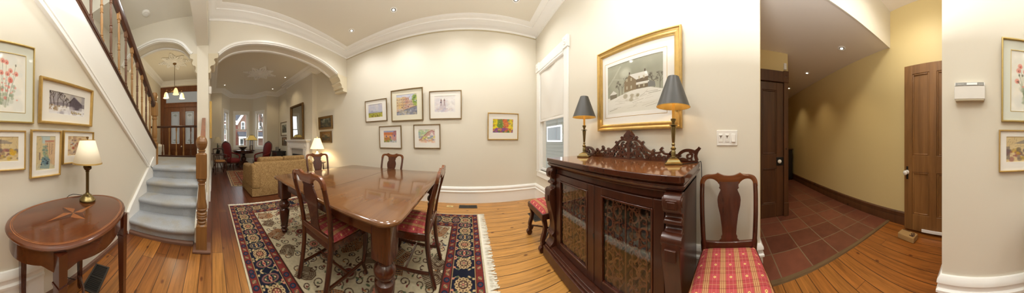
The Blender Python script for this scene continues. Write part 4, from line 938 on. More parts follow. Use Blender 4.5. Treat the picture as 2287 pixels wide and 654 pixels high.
for s in (-1, 1):
    # scrolled bracket pilaster
    m = MB(); x0, x1 = (s * .597 - .05, s * .597 + .05)
    pr = spline([(-.485, .925), (-.53, .925), (-.555, .90), (-.558, .86), (-.545, .83), (-.515, .815), (-.515, .795), (-.535, .785), (-.535, .765), (-.51, .755), (-.51, .735), (-.535, .72), (-.565, .69), (-.572, .64), (-.56, .56), (-.535, .46), (-.518, .38), (-.513, .32), (-.52, .285), (-.54, .27), (-.542, .25), (-.52, .235), (-.525, .19), (-.555, .165), (-.56, .145), (-.485, .145)], 4)
    m.prism(pr, x0, x1, 'yz'); b = m.build('scroll_bracket', rosew, sb, bevel=.006, smooth=50)
    m = MB()
    m.box(x0 + .02, x1 - .02, -.566, -.55, .85, .90); m.box(x0 + .028, x1 - .028, -.57, -.56, .858, .892); m.build('carved_plaque', rosew, b, bevel=.003); m = MB(); m.box(x0 + .02, x1 - .02, -.582, -.56, .60, .66)
    m.build('carved_plaque', rosew, b, bevel=.003); m = MB()
    m.lathe([(.03, x0 - .006), (.03, x1 + .006)], (0, -.525, .885), 14, 'x'); m.build('scroll_boss', rosew, b, bevel=.003); m = MB(); m.lathe([(.034, x0 - .006), (.034, x1 + .006)], (0, -.535, .69), 14, 'x')
    m.build('scroll_boss', rosew, b, bevel=.003)
    # door
    dx0, dx1 = (-.538, -.002) if s < 0 else (.002, .538); z0, z1 = .148, .872; sw = .07
    m = MB(); y0, y1 = -.500, -.470
    m.box(dx0, dx0 + sw, y0, y1, z0, z1); m.box(dx1 - sw, dx1, y0, y1, z0, z1); m.box(dx0 + sw, dx1 - sw, y0, y1, z0, z0 + .06); m.box(dx0 + sw, dx1 - sw, y0, y1, z1 - .055, z1)
    dr = m.build('door', rosew, sb, bevel=.004)
    gx0, gx1, gz0, gz1 = dx0 + sw, dx1 - sw, z0 + .06, z1 - .055
    m = MB()
    for a, b, q0, q1 in ((gx0, gx0 + .014, gz0, gz1), (gx1 - .014, gx1, gz0, gz1), (gx0 + .014, gx1 - .014, gz0, gz0 + .014), (gx0 + .014, gx1 - .014, gz1 - .014, gz1)): m.box(a, b, y0 - .006, y0 + .02, q0, q1)
    m.build('glazing_bead', mahog_z, dr, bevel=.004)
    m = MB(); m.box(gx0, gx1, -.490, -.487, gz0, gz1); m.build('glass_pane', cabglass, dr, smooth=0)
    # pierced fretwork behind the glass
    m = MB(); cx = (gx0 + gx1) / 2; ft0, ft1 = -.484, -.476; W2 = (gx1 - gx0) / 2; Hh = gz1 - gz0
    def mir(pts, w):
        for q in (-1, 1): m.stroke([(cx + q * a, gz0 + b * Hh) for a, b in pts], w, ft0, ft1, 'xz')
    for a in (.05, .10, .15): mir([(a, .0), (a, .62), (a, 1.)], .0035)
    m.stroke([(cx, gz0), (cx, gz1)], .004, ft0, ft1, 'xz')
    k = 1 / Hh
    def sp(x, z, r, a0, tn, w=.006): mir([(x + (px), z + (pz) * k) for px, pz in [(p[0], p[1]) for p in spiral(0, 0, r, a0, tn)]], [w * (1.15 - .3 * i / 18) for i in range(19)])
    def cc(x, z, r, a0, tn, kk, w=.0048): mir([(x + px, z + pz * k) for px, pz in spiral(0, 0, r, a0, tn, kk, 22)], [w * (1.2 - .4 * i / 22) for i in range(23)])
    for q, z0_ in enumerate((.04, .235, .43, .625, .82)):
        f_ = 1 if q % 2 == 0 else -1
        cc(.055, z0_ + .05, .046, -f_ * PI / 2, f_ * .95, .30); cc(.138, z0_ + .10, .044, f_ * PI / 2, f_ * .95, .30)
        cc(.135, z0_ + .015, .026, PI, -f_ * .9, .35, .004); cc(.045, z0_ + .145, .026, 0, -f_ * .9, .35, .004); cc(.09, z0_ + .075, .020, PI / 2, f_ * 1.0, .3, .004)
        for lx, lz, an in ((.02, .10, 1.2), (.165, .05, 2.2), (.098, .135, .6), (.17, .15, 1.0)): mir([(lx - .012 * math.cos(an), z0_ + lz - .012 * math.sin(an) * k), (lx, z0_ + lz), (lx + .014 * math.cos(an), z0_ + lz + .014 * math.sin(an) * k)], [.001, .0065, .001])
    for x, z in ((.045, .55), (.105, .66), (.045, .82), (.105, .42), (.075, .93)): mir([(x - .014, z), (x, z + .02), (x + .014, z), (x, z - .02), (x - .014, z)], .004)
    m.build('fretwork', wood('fretwork_wood', (88, 48, 29), (126, 72, 45), 'z', 14, .4, .2), dr, smooth=50, label='pierced scrolling fretwork panel behind the glass')
m = MB(); m.box(-.009, .003, -.503, -.50, .48, .515); m.build('keyhole', black, sb)
m = MB(); m.box(-hw + .06, hw - .06, -.44, -.02, .50, .522); m.build('shelf', plain('pale_shelf_edge', (176, 170, 156), .6), sb, smooth=0)
# gallery: pierced scroll crest standing on the back of the top
m = MB(); gy0, gy1 = -.045, -.022; Z0 = SBH
def gs(pts, w):
    w = [v * 1.08 for v in w] if isinstance(w, list) else w * 1.08
    for q in (-1, 1): m.stroke([(q * a, Z0 + b) for a, b in pts], w, gy0, gy1, 'xz')
m.stroke([(-.65, Z0 + .010), (.65, Z0 + .010)], .010, gy0, gy1, 'xz')
gs(spline([(.035, .185), (.075, .187), (.115, .17), (.15, .135), (.19, .10), (.25, .075), (.31, .075), (.34, .09)], 5), .009)      # upper sweep
gs(spline([(.34, .092), (.36, .07), (.40, .065), (.45, .06), (.49, .06), (.505, .045)], 5), .008)
gs(spline([(.47, .03), (.50, .075), (.54, .098), (.585, .10), (.625, .09), (.645, .105)], 5), [.012] * 26)
gs(spline([(.48, .02), (.52, .03), (.565, .018)], 4), .01); gs(spline([(.645, .105), (.63, .06), (.64, .02)], 4), .013); gs([(.645, .10), (.665, .125)], .012)
gs(spiral(.575, .055, .032, PI / 2, -1.1), .008); gs(spiral(.60, .075, .02, 0, 1.), .006)
for x, z, r, a, t in ((.06, .13, .036, PI / 2, -1.1), (.115, .10, .032, 0, 1.2), (.065, .07, .035, PI, 1.2), (.03, .045, .022, 0, 1.3), (.12, .045, .03, PI / 2, 1.3), (.17, .075, .026, PI, -1.2), (.2, .04, .024, 0, 1.2), (.255, .045, .024, PI / 2, 1.2), (.31, .045, .022, PI, 1.2), (.36, .035, .02, 0, -1.2), (.41, .038, .022, PI / 2, 1.2), (.455, .035, .018, PI, 1.1), (.02, .15, .018, PI / 2, 1.1)):
    gs(spiral(x, z, r, a, t), .0075)
for x, z in ((.15, .155), (.335, .105), (.42, .075), (.08, .2), (.255, .085)): gs([(x - .012, z - .012), (x, z + .006), (x + .012, z + .014)], .010)
for x in (.085, .15, .23, .28, .34, .39, .44, .53, .6): gs([(x, .012), (x - .006, .035)], .007)
m.stroke([(0, Z0 + .02), (0, Z0 + .21)], .016, gy0, gy1, 'xz'); gs(spline([(.0, .175), (.022, .19), (.026, .205), (.045, .222), (.03, .24), (.022, .246), (.012, .262), (.0, .268)], 4), .013)
m.stroke([(0, Z0 + .2), (0, Z0 + .265)], .02, gy0, gy1, 'xz'); gs([(.0, .10), (.02, .12), (.0, .14)], .01); gs([(.0, .04), (.02, .06), (0, .08)], .01)
m.build('gallery', rosew_y, sb, smooth=50, label='pierced scroll-carved gallery with a central crest')
# ---- pair of candlestick lamps with grey shades
def buffet_lamp(label, loc, rz):
    t = thing('candlestick_lamp', label, 'lamp', loc, rz, 'pair of candlestick lamps')
    m = MB(); m.lathe([(.060, .0), (.064, .004), (.064, .012), (.050, .020), (.044, .034), (.030, .044)], n=4)
    for a in range(4): c = (.052 * (1 if a in (0, 3) else -1), .052 * (1 if a < 2 else -1)); m.ball((c[0], c[1], .008), .014, 8, 6, (1, 1, .6))
    m.build('base', brass, t, smooth=30)
    m = MB(); m.lathe([(.030, .042), (.03, .048), (.016, .054), (.014, .06), (.018, .064), (.018, .095), (.015, .1), (.013, .104), (.02, .112), (.021, .122), (.012, .13), (.009, .136), (.014, .144), (.014, .152), (.009, .16), (.012, .168), (.019, .27), (.021, .285), (.012, .29), (.034, .294), (.034, .298), (.012, .302), (.012, .318), (.021, .335), (.021, .345), (.013, .347)], n=16); m.build('stem', brass, t, smooth=35)
    m = MB(); m.lathe([(.0115, .345), (.0115, .47)], n=12); m.build('candle_sleeve', candle, t)
    m = MB(); m.lathe([(.045, .665), (.130, .435)][::-1], n=40); m.f = m.f[:-2]; sh = m.build('lamp_shade', greyshade, t, smooth=60, label='dark grey card shade')
    m = MB(); m.lathe([(.127, .4365), (.043, .664)], n=40); m.f = m.f[:-2]; m.build('shade_lining', goldlin, sh, smooth=60)
    m = MB(); m.tube([(.130 * math.cos(i * PI / 20), .130 * math.sin(i * PI / 20), .436) for i in range(40)], .002, 5, close=True); m.build('shade_rim', gold, sh)
    m = MB(); m.ball((0, 0, .53), .018, 12, 8, (1, 1, 1.5)); m.build('bulb', bulb, t)
    for a in range(3): pass
    l = lamp('lamp_bulb_light', 'POINT', (loc[0], loc[1], loc[2] + .49), 0.55, (1, .86, .60), .02)
    return t
buffet_lamp('grey shaded brass candlestick lamp on the sideboard near the window', (1.18, 1.37, SBH + .002), .6)
near_lamp = buffet_lamp('grey shaded brass candlestick lamp on the sideboard nearer the plaid chair', (1.19, .385, SBH + .002), .35)
m = MB(); m.tube(spline([Vector((1.17, .32, 1.024)), Vector((1.25, .26, 1.024)), Vector((1.31, .205, 1.026)), Vector((1.33, .192, 1.02)), Vector((1.335, .186, .9)), Vector((1.34, .186, .6)), Vector((1.34, .188, .2))], 5), .003, 6); cb_ = m.build('power_cord', black, near_lamp, label='black power cord'); bpy.context.view_layer.update(); cb_.matrix_parent_inverse = near_lamp.matrix_world.inverted()
# ---- pictures
def picture(name, label, cx, z0, w, h, wall, prof, frame_m, mat_m, cv, ow, oh, oz=None, tilt=.07, group=None, ox=0., inner=None, cat='picture'):
    """framed picture: centre cx along the wall (as seen, to the right), bottom z0; opening ow x oh"""
    rz, base = {'N': (0, lambda u: (u, DN - .004, z0)), 'E': (-PI / 2, lambda u: (DE - .004, -u, z0)), 'S': (PI, lambda u: (-u, -DS + .004, z0)), 'B': (0, lambda u: (u, 2.966, z0)), 'L': (PI, lambda u: (-u, -.056, z0))}[wall]
    t = thing(name, label, cat, base(cx), rz, group, tilt)
    dp = max(p[1] for p in prof); m = MB(); corners = lambda i: [(-w / 2 + i, i), (w / 2 - i, i), (w / 2 - i, h - i), (-w / 2 + i, h - i)]
    rings = [[(x, -d, z) for x, z in corners(i)] for i, d in prof]; vs = sum(rings, []); fs = []
    n = len(prof)
    for j in range(n - 1):
        for k in range(4): fs.append((4 * j + k, 4 * j + (k + 1) % 4, 4 * j + 4 + (k + 1) % 4, 4 * j + 4 + k))
    for k in range(4): fs.append((4 * (n - 1) + k, 4 * (n - 1) + (k + 1) % 4, (k + 1) % 4, k))
    m.add(vs, fs); m.build('frame', frame_m, t, smooth=25)
    ii = prof[-1][0] - .003; bz = (h - oh) / 2 if oz is None else oz; y = -.010
    if mat_m:
        m = MB()
        for x0, x1, q0, q1 in ((-w / 2 + ii, ox - ow / 2, ii, h - ii), (ox + ow / 2, w / 2 - ii, ii, h - ii), (ox - ow / 2, ox + ow / 2, ii, bz), (ox - ow / 2, ox + ow / 2, bz + oh, h - ii)): m.box(x0, x1, y, y + .004, q0, q1)
        mb_ = m.build('mat_board', mat_m, t, smooth=0)
        if inner:
            m = MB(); e = inner[0]; k = inner[1]
            for x0, x1, q0, q1 in ((ox - ow / 2 - e - k, ox - ow / 2 - e, bz - e - k, bz + oh + e + k), (ox + ow / 2 + e, ox + ow / 2 + e + k, bz - e - k, bz + oh + e + k), (ox - ow / 2 - e, ox + ow / 2 + e, bz - e - k, bz - e), (ox - ow / 2 - e, ox + ow / 2 + e, bz + oh + e, bz + oh + e + k)): m.box(x0, x1, y - .0008, y, q0, q1)
            m.build('mat_line', inner[2], mb_, smooth=0)
    m = MB(); m.box(-w / 2 + .004, w / 2 - .004, -.0055, 0, .004, h - .004); m.build('backing_board', plain('frame_backing', (150, 130, 100), .8), t, smooth=0)
    cv.mesh('artwork', ow, oh, art, t, 'xz', (ox - ow / 2, -.0066, bz)); return t
thin = lambda w=.018, d=.026: [(0, 0), (0, d * .7), (w * .25, d), (w * .75, d), (w, d * .75), (w, .008)]
wide = [(0, 0), (0, .03), (.006, .040), (.016, .042), (.022, .032), (.034, .028), (.05, .034), (.058, .032), (.062, .022), (.068, .02), (.068, .008)]
heavy = [(0, 0), (0, .03), (.012, .05), (.028, .046), (.05, .03), (.062, .026), (.066, .008)]
GRY = (120, 116, 120)
def sketch_lines(c, n, box, cols, w=.004, L=.1, al=.6):
    for _ in range(n):
        x, y = random.uniform(box[0], box[1]), random.uniform(box[2], box[3]); a = random.choice([0, PI / 2, PI / 2, .4, 1.2]); l = L * random.uniform(.3, 1)
        c.line([(x, y), (x + l * math.cos(a), y + l * math.sin(a))], w, random.choice(cols), al)
def art_field():
    c = Cv(110, 88, (206, 208, 218)); c.noise(.2, .8, (180, 184, 206)); c.blobs(30, (0, 1, .5, .95), .09, [(222, 216, 214), (190, 192, 212), (214, 206, 216)], .4)
    c.poly([(0, .36), (.15, .42), (.25, .55), (.4, .42), (.6, .44), (1, .36), (1, .3), (0, .3)], (166, 168, 192), .8); c.rect(0, 1, 0, .34, (176, 174, 70)); c.blobs(60, (0, 1, .03, .33), .05, [(196, 190, 70), (136, 142, 60), (160, 150, 70), (206, 200, 110)], .5)
    c.line([(0, .3), (.35, .34), (.6, .28), (1, .36)], .012, (96, 104, 70), .7); c.blobs(14, (.1, .9, .05, .2), .03, [(90, 96, 50), (120, 90, 50)], .7); return c
def art_canal():
    c = Cv(150, 140, (214, 206, 196)); c.rect(0, 1, .62, 1, (206, 208, 224)); c.blobs(20, (0, 1, .6, 1), .1, [(220, 214, 216), (190, 200, 222)], .4)
    for x0, x1, y1, col in ((0, .14, .9, (214, 180, 110)), (.12, .3, .88, (226, 186, 104)), (.28, .46, .9, (206, 160, 96)), (.45, .62, .86, (190, 120, 92)), (.6, .78, .74, (204, 160, 130)), (.76, .9, .66, (200, 176, 150))):
        c.poly([(x0, .28), (x1, .34), (x1, y1 - .03), (x0, y1)], col, .62); c.blobs(14, (x0, x1, .3, y1 - .08), .045, [(222, 206, 176), (200, 170, 150), (176, 160, 170), (226, 190, 130)], .45)
        for k in range(3):
            for j in range(2): xx = x0 + (x1 - x0) * (.25 + .45 * j); yy = .45 + k * .14; c.rect(xx, xx + .025, yy, yy + .07, (92, 78, 80), .7) if yy < y1 - .1 else None
    c.poly([(0, .16), (.45, .25), (1, .4), (1, .46), (.45, .33), (0, .27)], (198, 168, 146), .9); c.poly([(0, 0), (1, 0), (1, .4), (.45, .25), (0, .15)], (120, 124, 142), .85); c.line([(0, .15), (.45, .26), (1, .42)], .014, (70, 66, 78), .8)
    c.blobs(50, (.1, 1, .02, .3), .05, [(150, 156, 176), (90, 96, 112), (196, 196, 204), (206, 190, 150)], .5); c.blobs(60, (.78, 1, .45, .95), .05, [(120, 150, 70), (160, 180, 80), (70, 104, 60), (196, 200, 100)], .65)
    c.blobs(12, (.2, .6, .3, .42), .018, [(60, 50, 70), (150, 70, 60)], .7); sketch_lines(c, 60, (0, .9, .3, .9), [(90, 70, 70), (120, 90, 70)], .004, .1, .5); return c
def art_church():
    c = Cv(130, 110, (236, 234, 232)); c.blobs(40, (.05, .6, .1, .8), .1, [(214, 206, 220), (224, 214, 212), (206, 210, 222)], .4); c.noise(.15, .3, (226, 222, 230))
    for x in (.3, .46): c.rect(x, x + .06, .4, .72, (146, 120, 120), .6); c.ell(x + .03, .74, .035, .05, (120, 80, 80), .8); c.line([(x + .03, .76), (x + .03, .86)], .006, (90, 70, 80))
    c.rect(.26, .56, .2, .48, (190, 176, 184), .5); c.ell(.32, .62, .04, .05, (90, 80, 96), .8); sketch_lines(c, 70, (.05, .95, .08, .8), [(170, 160, 170), (150, 142, 152), (190, 166, 160)], .003, .16, .4); c.blobs(30, (.1, .95, .05, .25), .05, [(216, 200, 200), (190, 186, 204)], .5); return c
def art_house():
    c = Cv(110, 95, (226, 214, 204)); c.rect(0, 1, .86, 1, (168, 172, 206)); c.poly([(0, .86), (.75, .86), (.7, .62), (0, .62)], (206, 118, 66), .9); c.poly([(.62, .62), (.8, .95), (1, 1), (1, .6)], (170, 104, 110), .85)
    c.rect(0, .68, .2, .64, (228, 162, 110), .9); c.rect(.66, 1, .15, .62, (196, 140, 140), .8)
    for x, y in ((.16, .46), (.46, .4), (.8, .5)): c.rect(x, x + .09, y, y + .13, (74, 84, 140), .8)
    c.rect(.5, .6, .15, .46, (120, 130, 180), .8); c.blobs(50, (0, .5, .02, .4), .06, [(150, 150, 70), (110, 126, 60), (190, 160, 60), (196, 110, 70)], .65); c.blobs(26, (.5, 1, 0, .2), .06, [(196, 206, 216), (150, 160, 190), (140, 150, 90)], .6); sketch_lines(c, 50, (0, 1, .1, .9), [(120, 60, 60), (90, 80, 110)], .005, .14, .5); return c
def art_bridge():
    c = Cv(130, 100, (236, 228, 216)); c.blobs(40, (0, .6, .55, .98), .08, [(196, 214, 150), (170, 200, 150), (150, 180, 206)], .5); c.poly([(.3, .5), (.55, .82), (.8, .95), (.95, .88), (.95, .6), (.7, .55)], (196, 140, 126), .7); c.ell(.82, .62, .15, .3, (206, 170, 190), .5); c.ell(.8, .55, .09, .22, (240, 232, 224), .9)
    c.line(spline([(.3, .48), (.5, .72), (.75, .9), (.95, .84)], 5), .02, (160, 100, 96), .8); c.blobs(70, (.05, .95, .15, .5), .05, [(216, 206, 90), (140, 170, 90), (130, 150, 180), (206, 140, 90), (150, 110, 150)], .6); c.blobs(30, (.05, .95, .02, .2), .06, [(236, 196, 170), (226, 180, 160)], .5); sketch_lines(c, 70, (0, 1, .1, .9), [(120, 100, 110), (90, 120, 90)], .005, .14, .5); return c
def art_flowers():
    c = Cv(140, 96, (120, 150, 110)); c.blobs(120, (0, 1, 0, 1), .09, [(236, 216, 40), (110, 150, 70), (80, 120, 70), (226, 140, 60), (130, 90, 150), (206, 90, 90)], .8)
    for cx, col in ((.14, (244, 226, 40)), (.38, (116, 146, 66)), (.62, (222, 120, 70)), (.88, (240, 216, 60))): c.blobs(40, (cx - .1, cx + .1, .2, .95), .06, [col, col, tuple(v * .85 for v in col)], .85)
    c.blobs(60, (0, 1, 0, .3), .05, [(130, 80, 160), (190, 90, 140), (90, 130, 70), (240, 200, 60), (206, 90, 60)], .9); c.blobs(40, (.3, 1, .3, 1), .022, [(150, 110, 160), (90, 130, 80), (240, 230, 150), (230, 150, 120)], .6); return c
def art_farm():
    c = Cv(240, 230, (168, 168, 148)); c.noise(.25, .5, (146, 148, 128)); c.noise(.1, .25, (190, 192, 172)); c.ell(.36, .78, .09, .09, (206, 208, 190), .8, soft=.8); c.line([(.0, .58), (.14, .75), (.26, .93)], .02, (198, 200, 182), .5); c.line([(.1, .72), (.3, .66), (.6, .68)], .016, (188, 190, 172), .5)
    for x, L in ((.86, .14), (.95, .12), (.78, .1), (.3, .13), (.24, .1)): c.tree(x, .36, L, PI / 2, .007, (104, 98, 84), 4)
    c.rect(0, 1, 0, .34, (226, 224, 212)); c.poly([(0, .25), (.2, .34), (.5, .42), (.8, .42), (1, .36), (1, .2), (0, .1)], (232, 230, 220)); 
    c.poly([(.34, .40), (.34, .60), (.435, .72), (.56, .60), (.56, .42)], (142, 124, 94)); c.poly([(.56, .42), (.56, .60), (.76, .63), (.76, .43)], (122, 106, 82)); c.poly([(.435, .72), (.56, .60), (.77, .63), (.74, .72), (.5, .72)], (236, 236, 228)); c.rect(.56, .76, .50, .53, (228, 226, 216)); c.poly([(.76, .43), (.76, .56), (.87, .5), (.88, .42)], (128, 128, 122)); c.rect(.56, .78, .52, .545, (238, 238, 230))
    for x in (.38, .46, .60, .68): c.rect(x, x + .025, .60, .655, (196, 188, 160)); c.rect(x, x + .025, .45, .51, (190, 182, 156))
    for x, y in ((.43, .72), (.70, .72)): c.rect(x, x + .02, y, y + .05, (92, 74, 58))
    c.poly([(.05, .30), (.05, .4), (.12, .47), (.19, .41), (.19, .33)], (124, 116, 96)); c.poly([(.04, .4), (.12, .48), (.2, .41), (.17, .4)], (226, 224, 214))
    for _ in range(26):
        x, y = random.uniform(0, .8), random.uniform(.05, .36); c.line([(x, y), (x + random.uniform(.05, .2), y + random.uniform(0, .06))], random.uniform(.002, .006), random.choice([(160, 154, 134), (190, 186, 168), (120, 112, 92)]), .6)
    c.blobs(10, (.36, .6, .22, .34), .03, [(150, 140, 110), (206, 202, 186)], .6); return c
def art_poppy():
    c = Cv(150, 200, (238, 236, 226)); c.blobs(30, (.1, .9, .1, .9), .12, [(230, 232, 220), (240, 236, 220), (224, 228, 222)], .5)
    st_ = [(random.uniform(.15, .85), random.uniform(.45, .92)) for _ in range(16)]
    for x, y in st_: c.line(spline([(.45 + (x - .5) * .3, .12), (.47 + (x - .5) * .6, .4), (x, y)], 4), .006, random.choice([(120, 136, 100), (150, 160, 120), (110, 120, 100)]), .7)
    for x, y in st_[:12]: c.ell(x, y, .055, .04, (230, 136, 116), .7, soft=.5); c.ell(x + .02, y - .012, .035, .026, (214, 100, 88), .5, soft=.5); c.ell(x, y - .01, .012, .01, (90, 60, 50), .7)
    for x, y in st_[12:]: c.ell(x, y, .02, .022, (96, 90, 70), .7)
    c.blobs(30, (.25, .7, .08, .45), .05, [(150, 166, 130), (120, 140, 110), (190, 196, 180)], .45); c.blobs(14, (.3, .8, .2, .7), .03, [(232, 140, 120), (222, 110, 96)], .6); return c
def art_barn():
    c = Cv(200, 92, (196, 190, 186)); c.blobs(30, (0, 1, .5, 1), .1, [(176, 170, 176), (206, 200, 190), (150, 146, 156)], .5); c.rect(0, 1, 0, .45, (232, 230, 230)); c.poly([(0, .45), (.3, .55), (.6, .5), (1, .62), (1, .4), (0, .38)], (132, 124, 132), .8)
    c.poly([(.54, .28), (.54, .56), (.68, .88), (.92, .6), (.92, .26)], (92, 82, 92)); c.poly([(.68, .88), (.93, .6), (.95, .58), (.7, .9)], (150, 140, 150)); c.poly([(.54, .56), (.68, .88), (.66, .9), (.51, .56)], (70, 62, 72))
    sketch_lines(c, 40, (.55, .92, .28, .6), [(70, 62, 72), (116, 106, 116)], .003, .2, .6)
    for x, L in ((.14, .16), (.22, .14), (.06, .13), (.36, .1), (.46, .08)): c.tree(x, .34, L, PI / 2 + random.uniform(-.2, .2), .012, (70, 56, 50), 4)
    c.blobs(30, (.0, .45, .14, .4), .025, [(150, 120, 80), (120, 96, 70), (206, 196, 180)], .6); c.blobs(24, (.2, 1, .02, .28), .06, [(206, 204, 214), (240, 240, 240), (176, 170, 180)], .6); c.blobs(14, (.55, .9, .08, .2), .02, [(150, 130, 90), (170, 150, 100)], .7); return c
def art_market():
    c = Cv(110, 76, (216, 196, 150)); c.noise(.15, .4, (206, 180, 130)); c.poly([(.2, .72), (.5, .88), (.82, .76), (.8, .7)], (150, 140, 130), .8); c.line([(.5, .2), (.5, .88)], .01, (100, 84, 70), .8); c.blobs(60, (0, 1, .1, .5), .05, [(176, 150, 110), (120, 104, 100), (206, 170, 60), (150, 90, 90), (90, 80, 90)], .6); c.blobs(10, (.75, .95, .25, .55), .04, [(222, 180, 50), (206, 160, 60)], .8); c.rect(0, .1, .1, .6, (110, 100, 100), .6); sketch_lines(c, 50, (0, 1, .1, .9), [(120, 96, 70), (90, 80, 80)], .005, .14, .5); return c
def art_venice():
    c = Cv(90, 150, (206, 196, 160)); c.rect(.25, .7, .78, 1, (176, 200, 206), .8); c.poly([(0, .1), (0, 1), (.3, .95), (.36, .3)], (206, 186, 140), .8); c.poly([(.45, .35), (.45, .84), (.9, .88), (1, .9), (1, .1), (.7, .2)], (206, 170, 132), .8)
    for x in (.55, .68, .8): c.rect(x, x + .03, .45, .78, (150, 110, 90), .7)
    c.rect(.44, .92, .83, .87, (190, 120, 100), .8); c.blobs(50, (.35, .6, .3, .7), .05, [(120, 150, 140), (90, 120, 110), (150, 170, 130)], .6); c.poly([(.2, .05), (.35, .34), (.75, .3), (.7, .02)], (120, 150, 156), .7); c.blobs(26, (.25, .65, .15, .36), .06, [(50, 70, 84), (40, 50, 60), (110, 140, 150)], .8); c.rect(.16, .22, .3, .52, (110, 90, 90), .7); sketch_lines(c, 60, (0, 1, .05, .95), [(150, 120, 90), (120, 110, 90), (90, 100, 110)], .008, .16, .5); return c
def art_figures():
    c = Cv(110, 76, (216, 192, 150)); c.blobs(50, (.05, .6, .05, .95), .06, [(176, 140, 110), (196, 170, 150), (150, 120, 110), (206, 186, 160)], .6); c.blobs(20, (.15, .5, .15, .8), .04, [(110, 100, 110), (90, 80, 84), (206, 200, 190), (170, 90, 70)], .7); sketch_lines(c, 50, (0, 1, .05, .95), [(120, 96, 80), (90, 80, 80)], .006, .16, .5); return c
def art_dark(sky=(110, 110, 96), tone=(52, 48, 34)):
    c = Cv(80, 58, tone); c.noise(.15, .4, tuple(v * .6 for v in tone)); c.blobs(16, (.1, .9, .5, .95), .1, [sky, tuple(v * 1.2 for v in sky)], .6); c.blobs(40, (0, 1, .05, .55), .07, [(50, 54, 34), (80, 70, 40), (36, 30, 24), (110, 90, 54)], .6); c.blobs(20, (.4, .7, .4, .8), .06, [(40, 46, 32), (60, 66, 40)], .7); return c
def wallpic(name, label, x0, x1, z0, z1, wl, prof, fm, mm, cv, op, **k):
    """x0..x1 as world coordinate along the wall; op = (u0,u1,z0,z1) picture opening in the same coordinates"""
    D = {'N': DN, 'E': DE, 'S': DS}.get(wl)
    if D:
        dp = max(q[1] for q in prof) * .8 + .004; dt = dp + math.sin(k.get('tilt', .07)) * (z1 - z0); kb, kt = 1 - dp / D, 1 - dt / D; km = (kb + kt) / 2
        f = lambda z: EYE + (z - EYE) * (kb + (kt - kb) * (z - z0) / (z1 - z0))
        x0, x1 = x0 * km, x1 * km; op = (op[0] * km, op[1] * km, f(op[2]), f(op[3])); z0, z1 = f(z0), f(z1)
    s = {'N': 1, 'B': 1, 'E': -1, 'S': -1, 'L': -1}[wl]; a, b = sorted((s * x0, s * x1)); c0, c1 = sorted((s * op[0], s * op[1])); cx = (a + b) / 2
    return picture(name, label, cx, z0, b - a, z1 - z0, wl, prof, fm, mm, cv, c1 - c0, op[3] - op[2], op[2] - z0, ox=(c0 + c1) / 2 - cx, **k)
G = 'watercolours on the long cream wall'
wallpic('framed_watercolour', 'small bronze framed landscape with a yellow field, leftmost on the long wall', -2.31, -1.72, 1.64, 2.145, 'N', thin(), bronze, matb, art_field(), (-2.22, -1.84, 1.74, 2.04), group=G)
wallpic('framed_watercolour', 'bronze framed watercolour of colourful houses along a canal, largest on the long wall', -1.615, -.90, 1.613, 2.285, 'N', thin(.022, .03), bronze, matc, art_canal(), (-1.49, -1.03, 1.74, 2.17), group=G)
wallpic('framed_watercolour', 'bronze framed pale sketch of a twin-domed church on a white mat', -.77, -.13, 1.622, 2.184, 'N', thin(), bronze, matb, art_church(), (-.665, -.26, 1.755, 2.08), group=G)
wallpic('framed_watercolour', 'bronze framed picture of an orange house, lower left on the long wall', -1.915, -1.37, 1.034, 1.527, 'N', thin(), bronze, matb, art_house(), (-1.80, -1.49, 1.163, 1.418), group=G)
wallpic('framed_watercolour', 'bronze framed watercolour of an arched bridge over greenery, lower right of the group of five', -1.10, -.545, 1.045, 1.531, 'N', thin(), bronze, matb, art_bridge(), (-.998, -.65, 1.157, 1.426), group=G)
wallpic('framed_watercolour', 'bright yellow and purple flower painting in a gold frame alone near the window', .375, .999, 1.218, 1.752, 'N', thin(), gold, matb, art_flowers(), (.478, .886, 1.36, 1.628), group=G)
wallpic('framed_print', 'large gold framed print of a snow-covered farmhouse above the sideboard', 1.367, .372, 1.31, 2.225, 'E', wide, gold, matb, art_farm(), (1.22, .555, 1.495, 2.03), tilt=.01, inner=(.035, .004, gold))
G = 'pictures below the stairs'
wallpic('framed_watercolour', 'tall pale gilt framed watercolour of red poppies below the stairs', -.139, -.555, 1.325, 1.885, 'S', thin(.012, .022), palegold, matg, art_poppy(), (-.205, -.483, 1.40, 1.807), tilt=.03, group=G, inner=(.0, .004, palegold))
wallpic('framed_watercolour', 'gold framed picture of a grey barn in snow below the stair string', -.60, -1.18, 1.334, 1.694, 'S', thin(.02, .035), gold, matb, art_barn(), (-.693, -1.083, 1.422, 1.602), tilt=.06, group=G)
wallpic('framed_watercolour', 'small gold framed market scene with an umbrella below the poppies picture', -.122, -.484, .992, 1.273, 'S', thin(.010, .022), gold, matb, art_market(), (-.172, -.428, 1.058, 1.228), tilt=.03, group=G)
wallpic('framed_watercolour', 'upright gold framed canal view between two smaller pictures over the oval table', -.523, -.798, .922, 1.284, 'S', thin(.012, .026), gold, matb, art_venice(), (-.573, -.745, .977, 1.236), tilt=.05, group=G)
wallpic('framed_watercolour', 'small gold framed figure sketch half hidden behind the cream table lamp', -.818, -1.19, 1.003, 1.287, 'S', thin(.012, .026), gold, matb, art_figures(), (-.876, -1.132, 1.072, 1.24), tilt=.05, group=G)
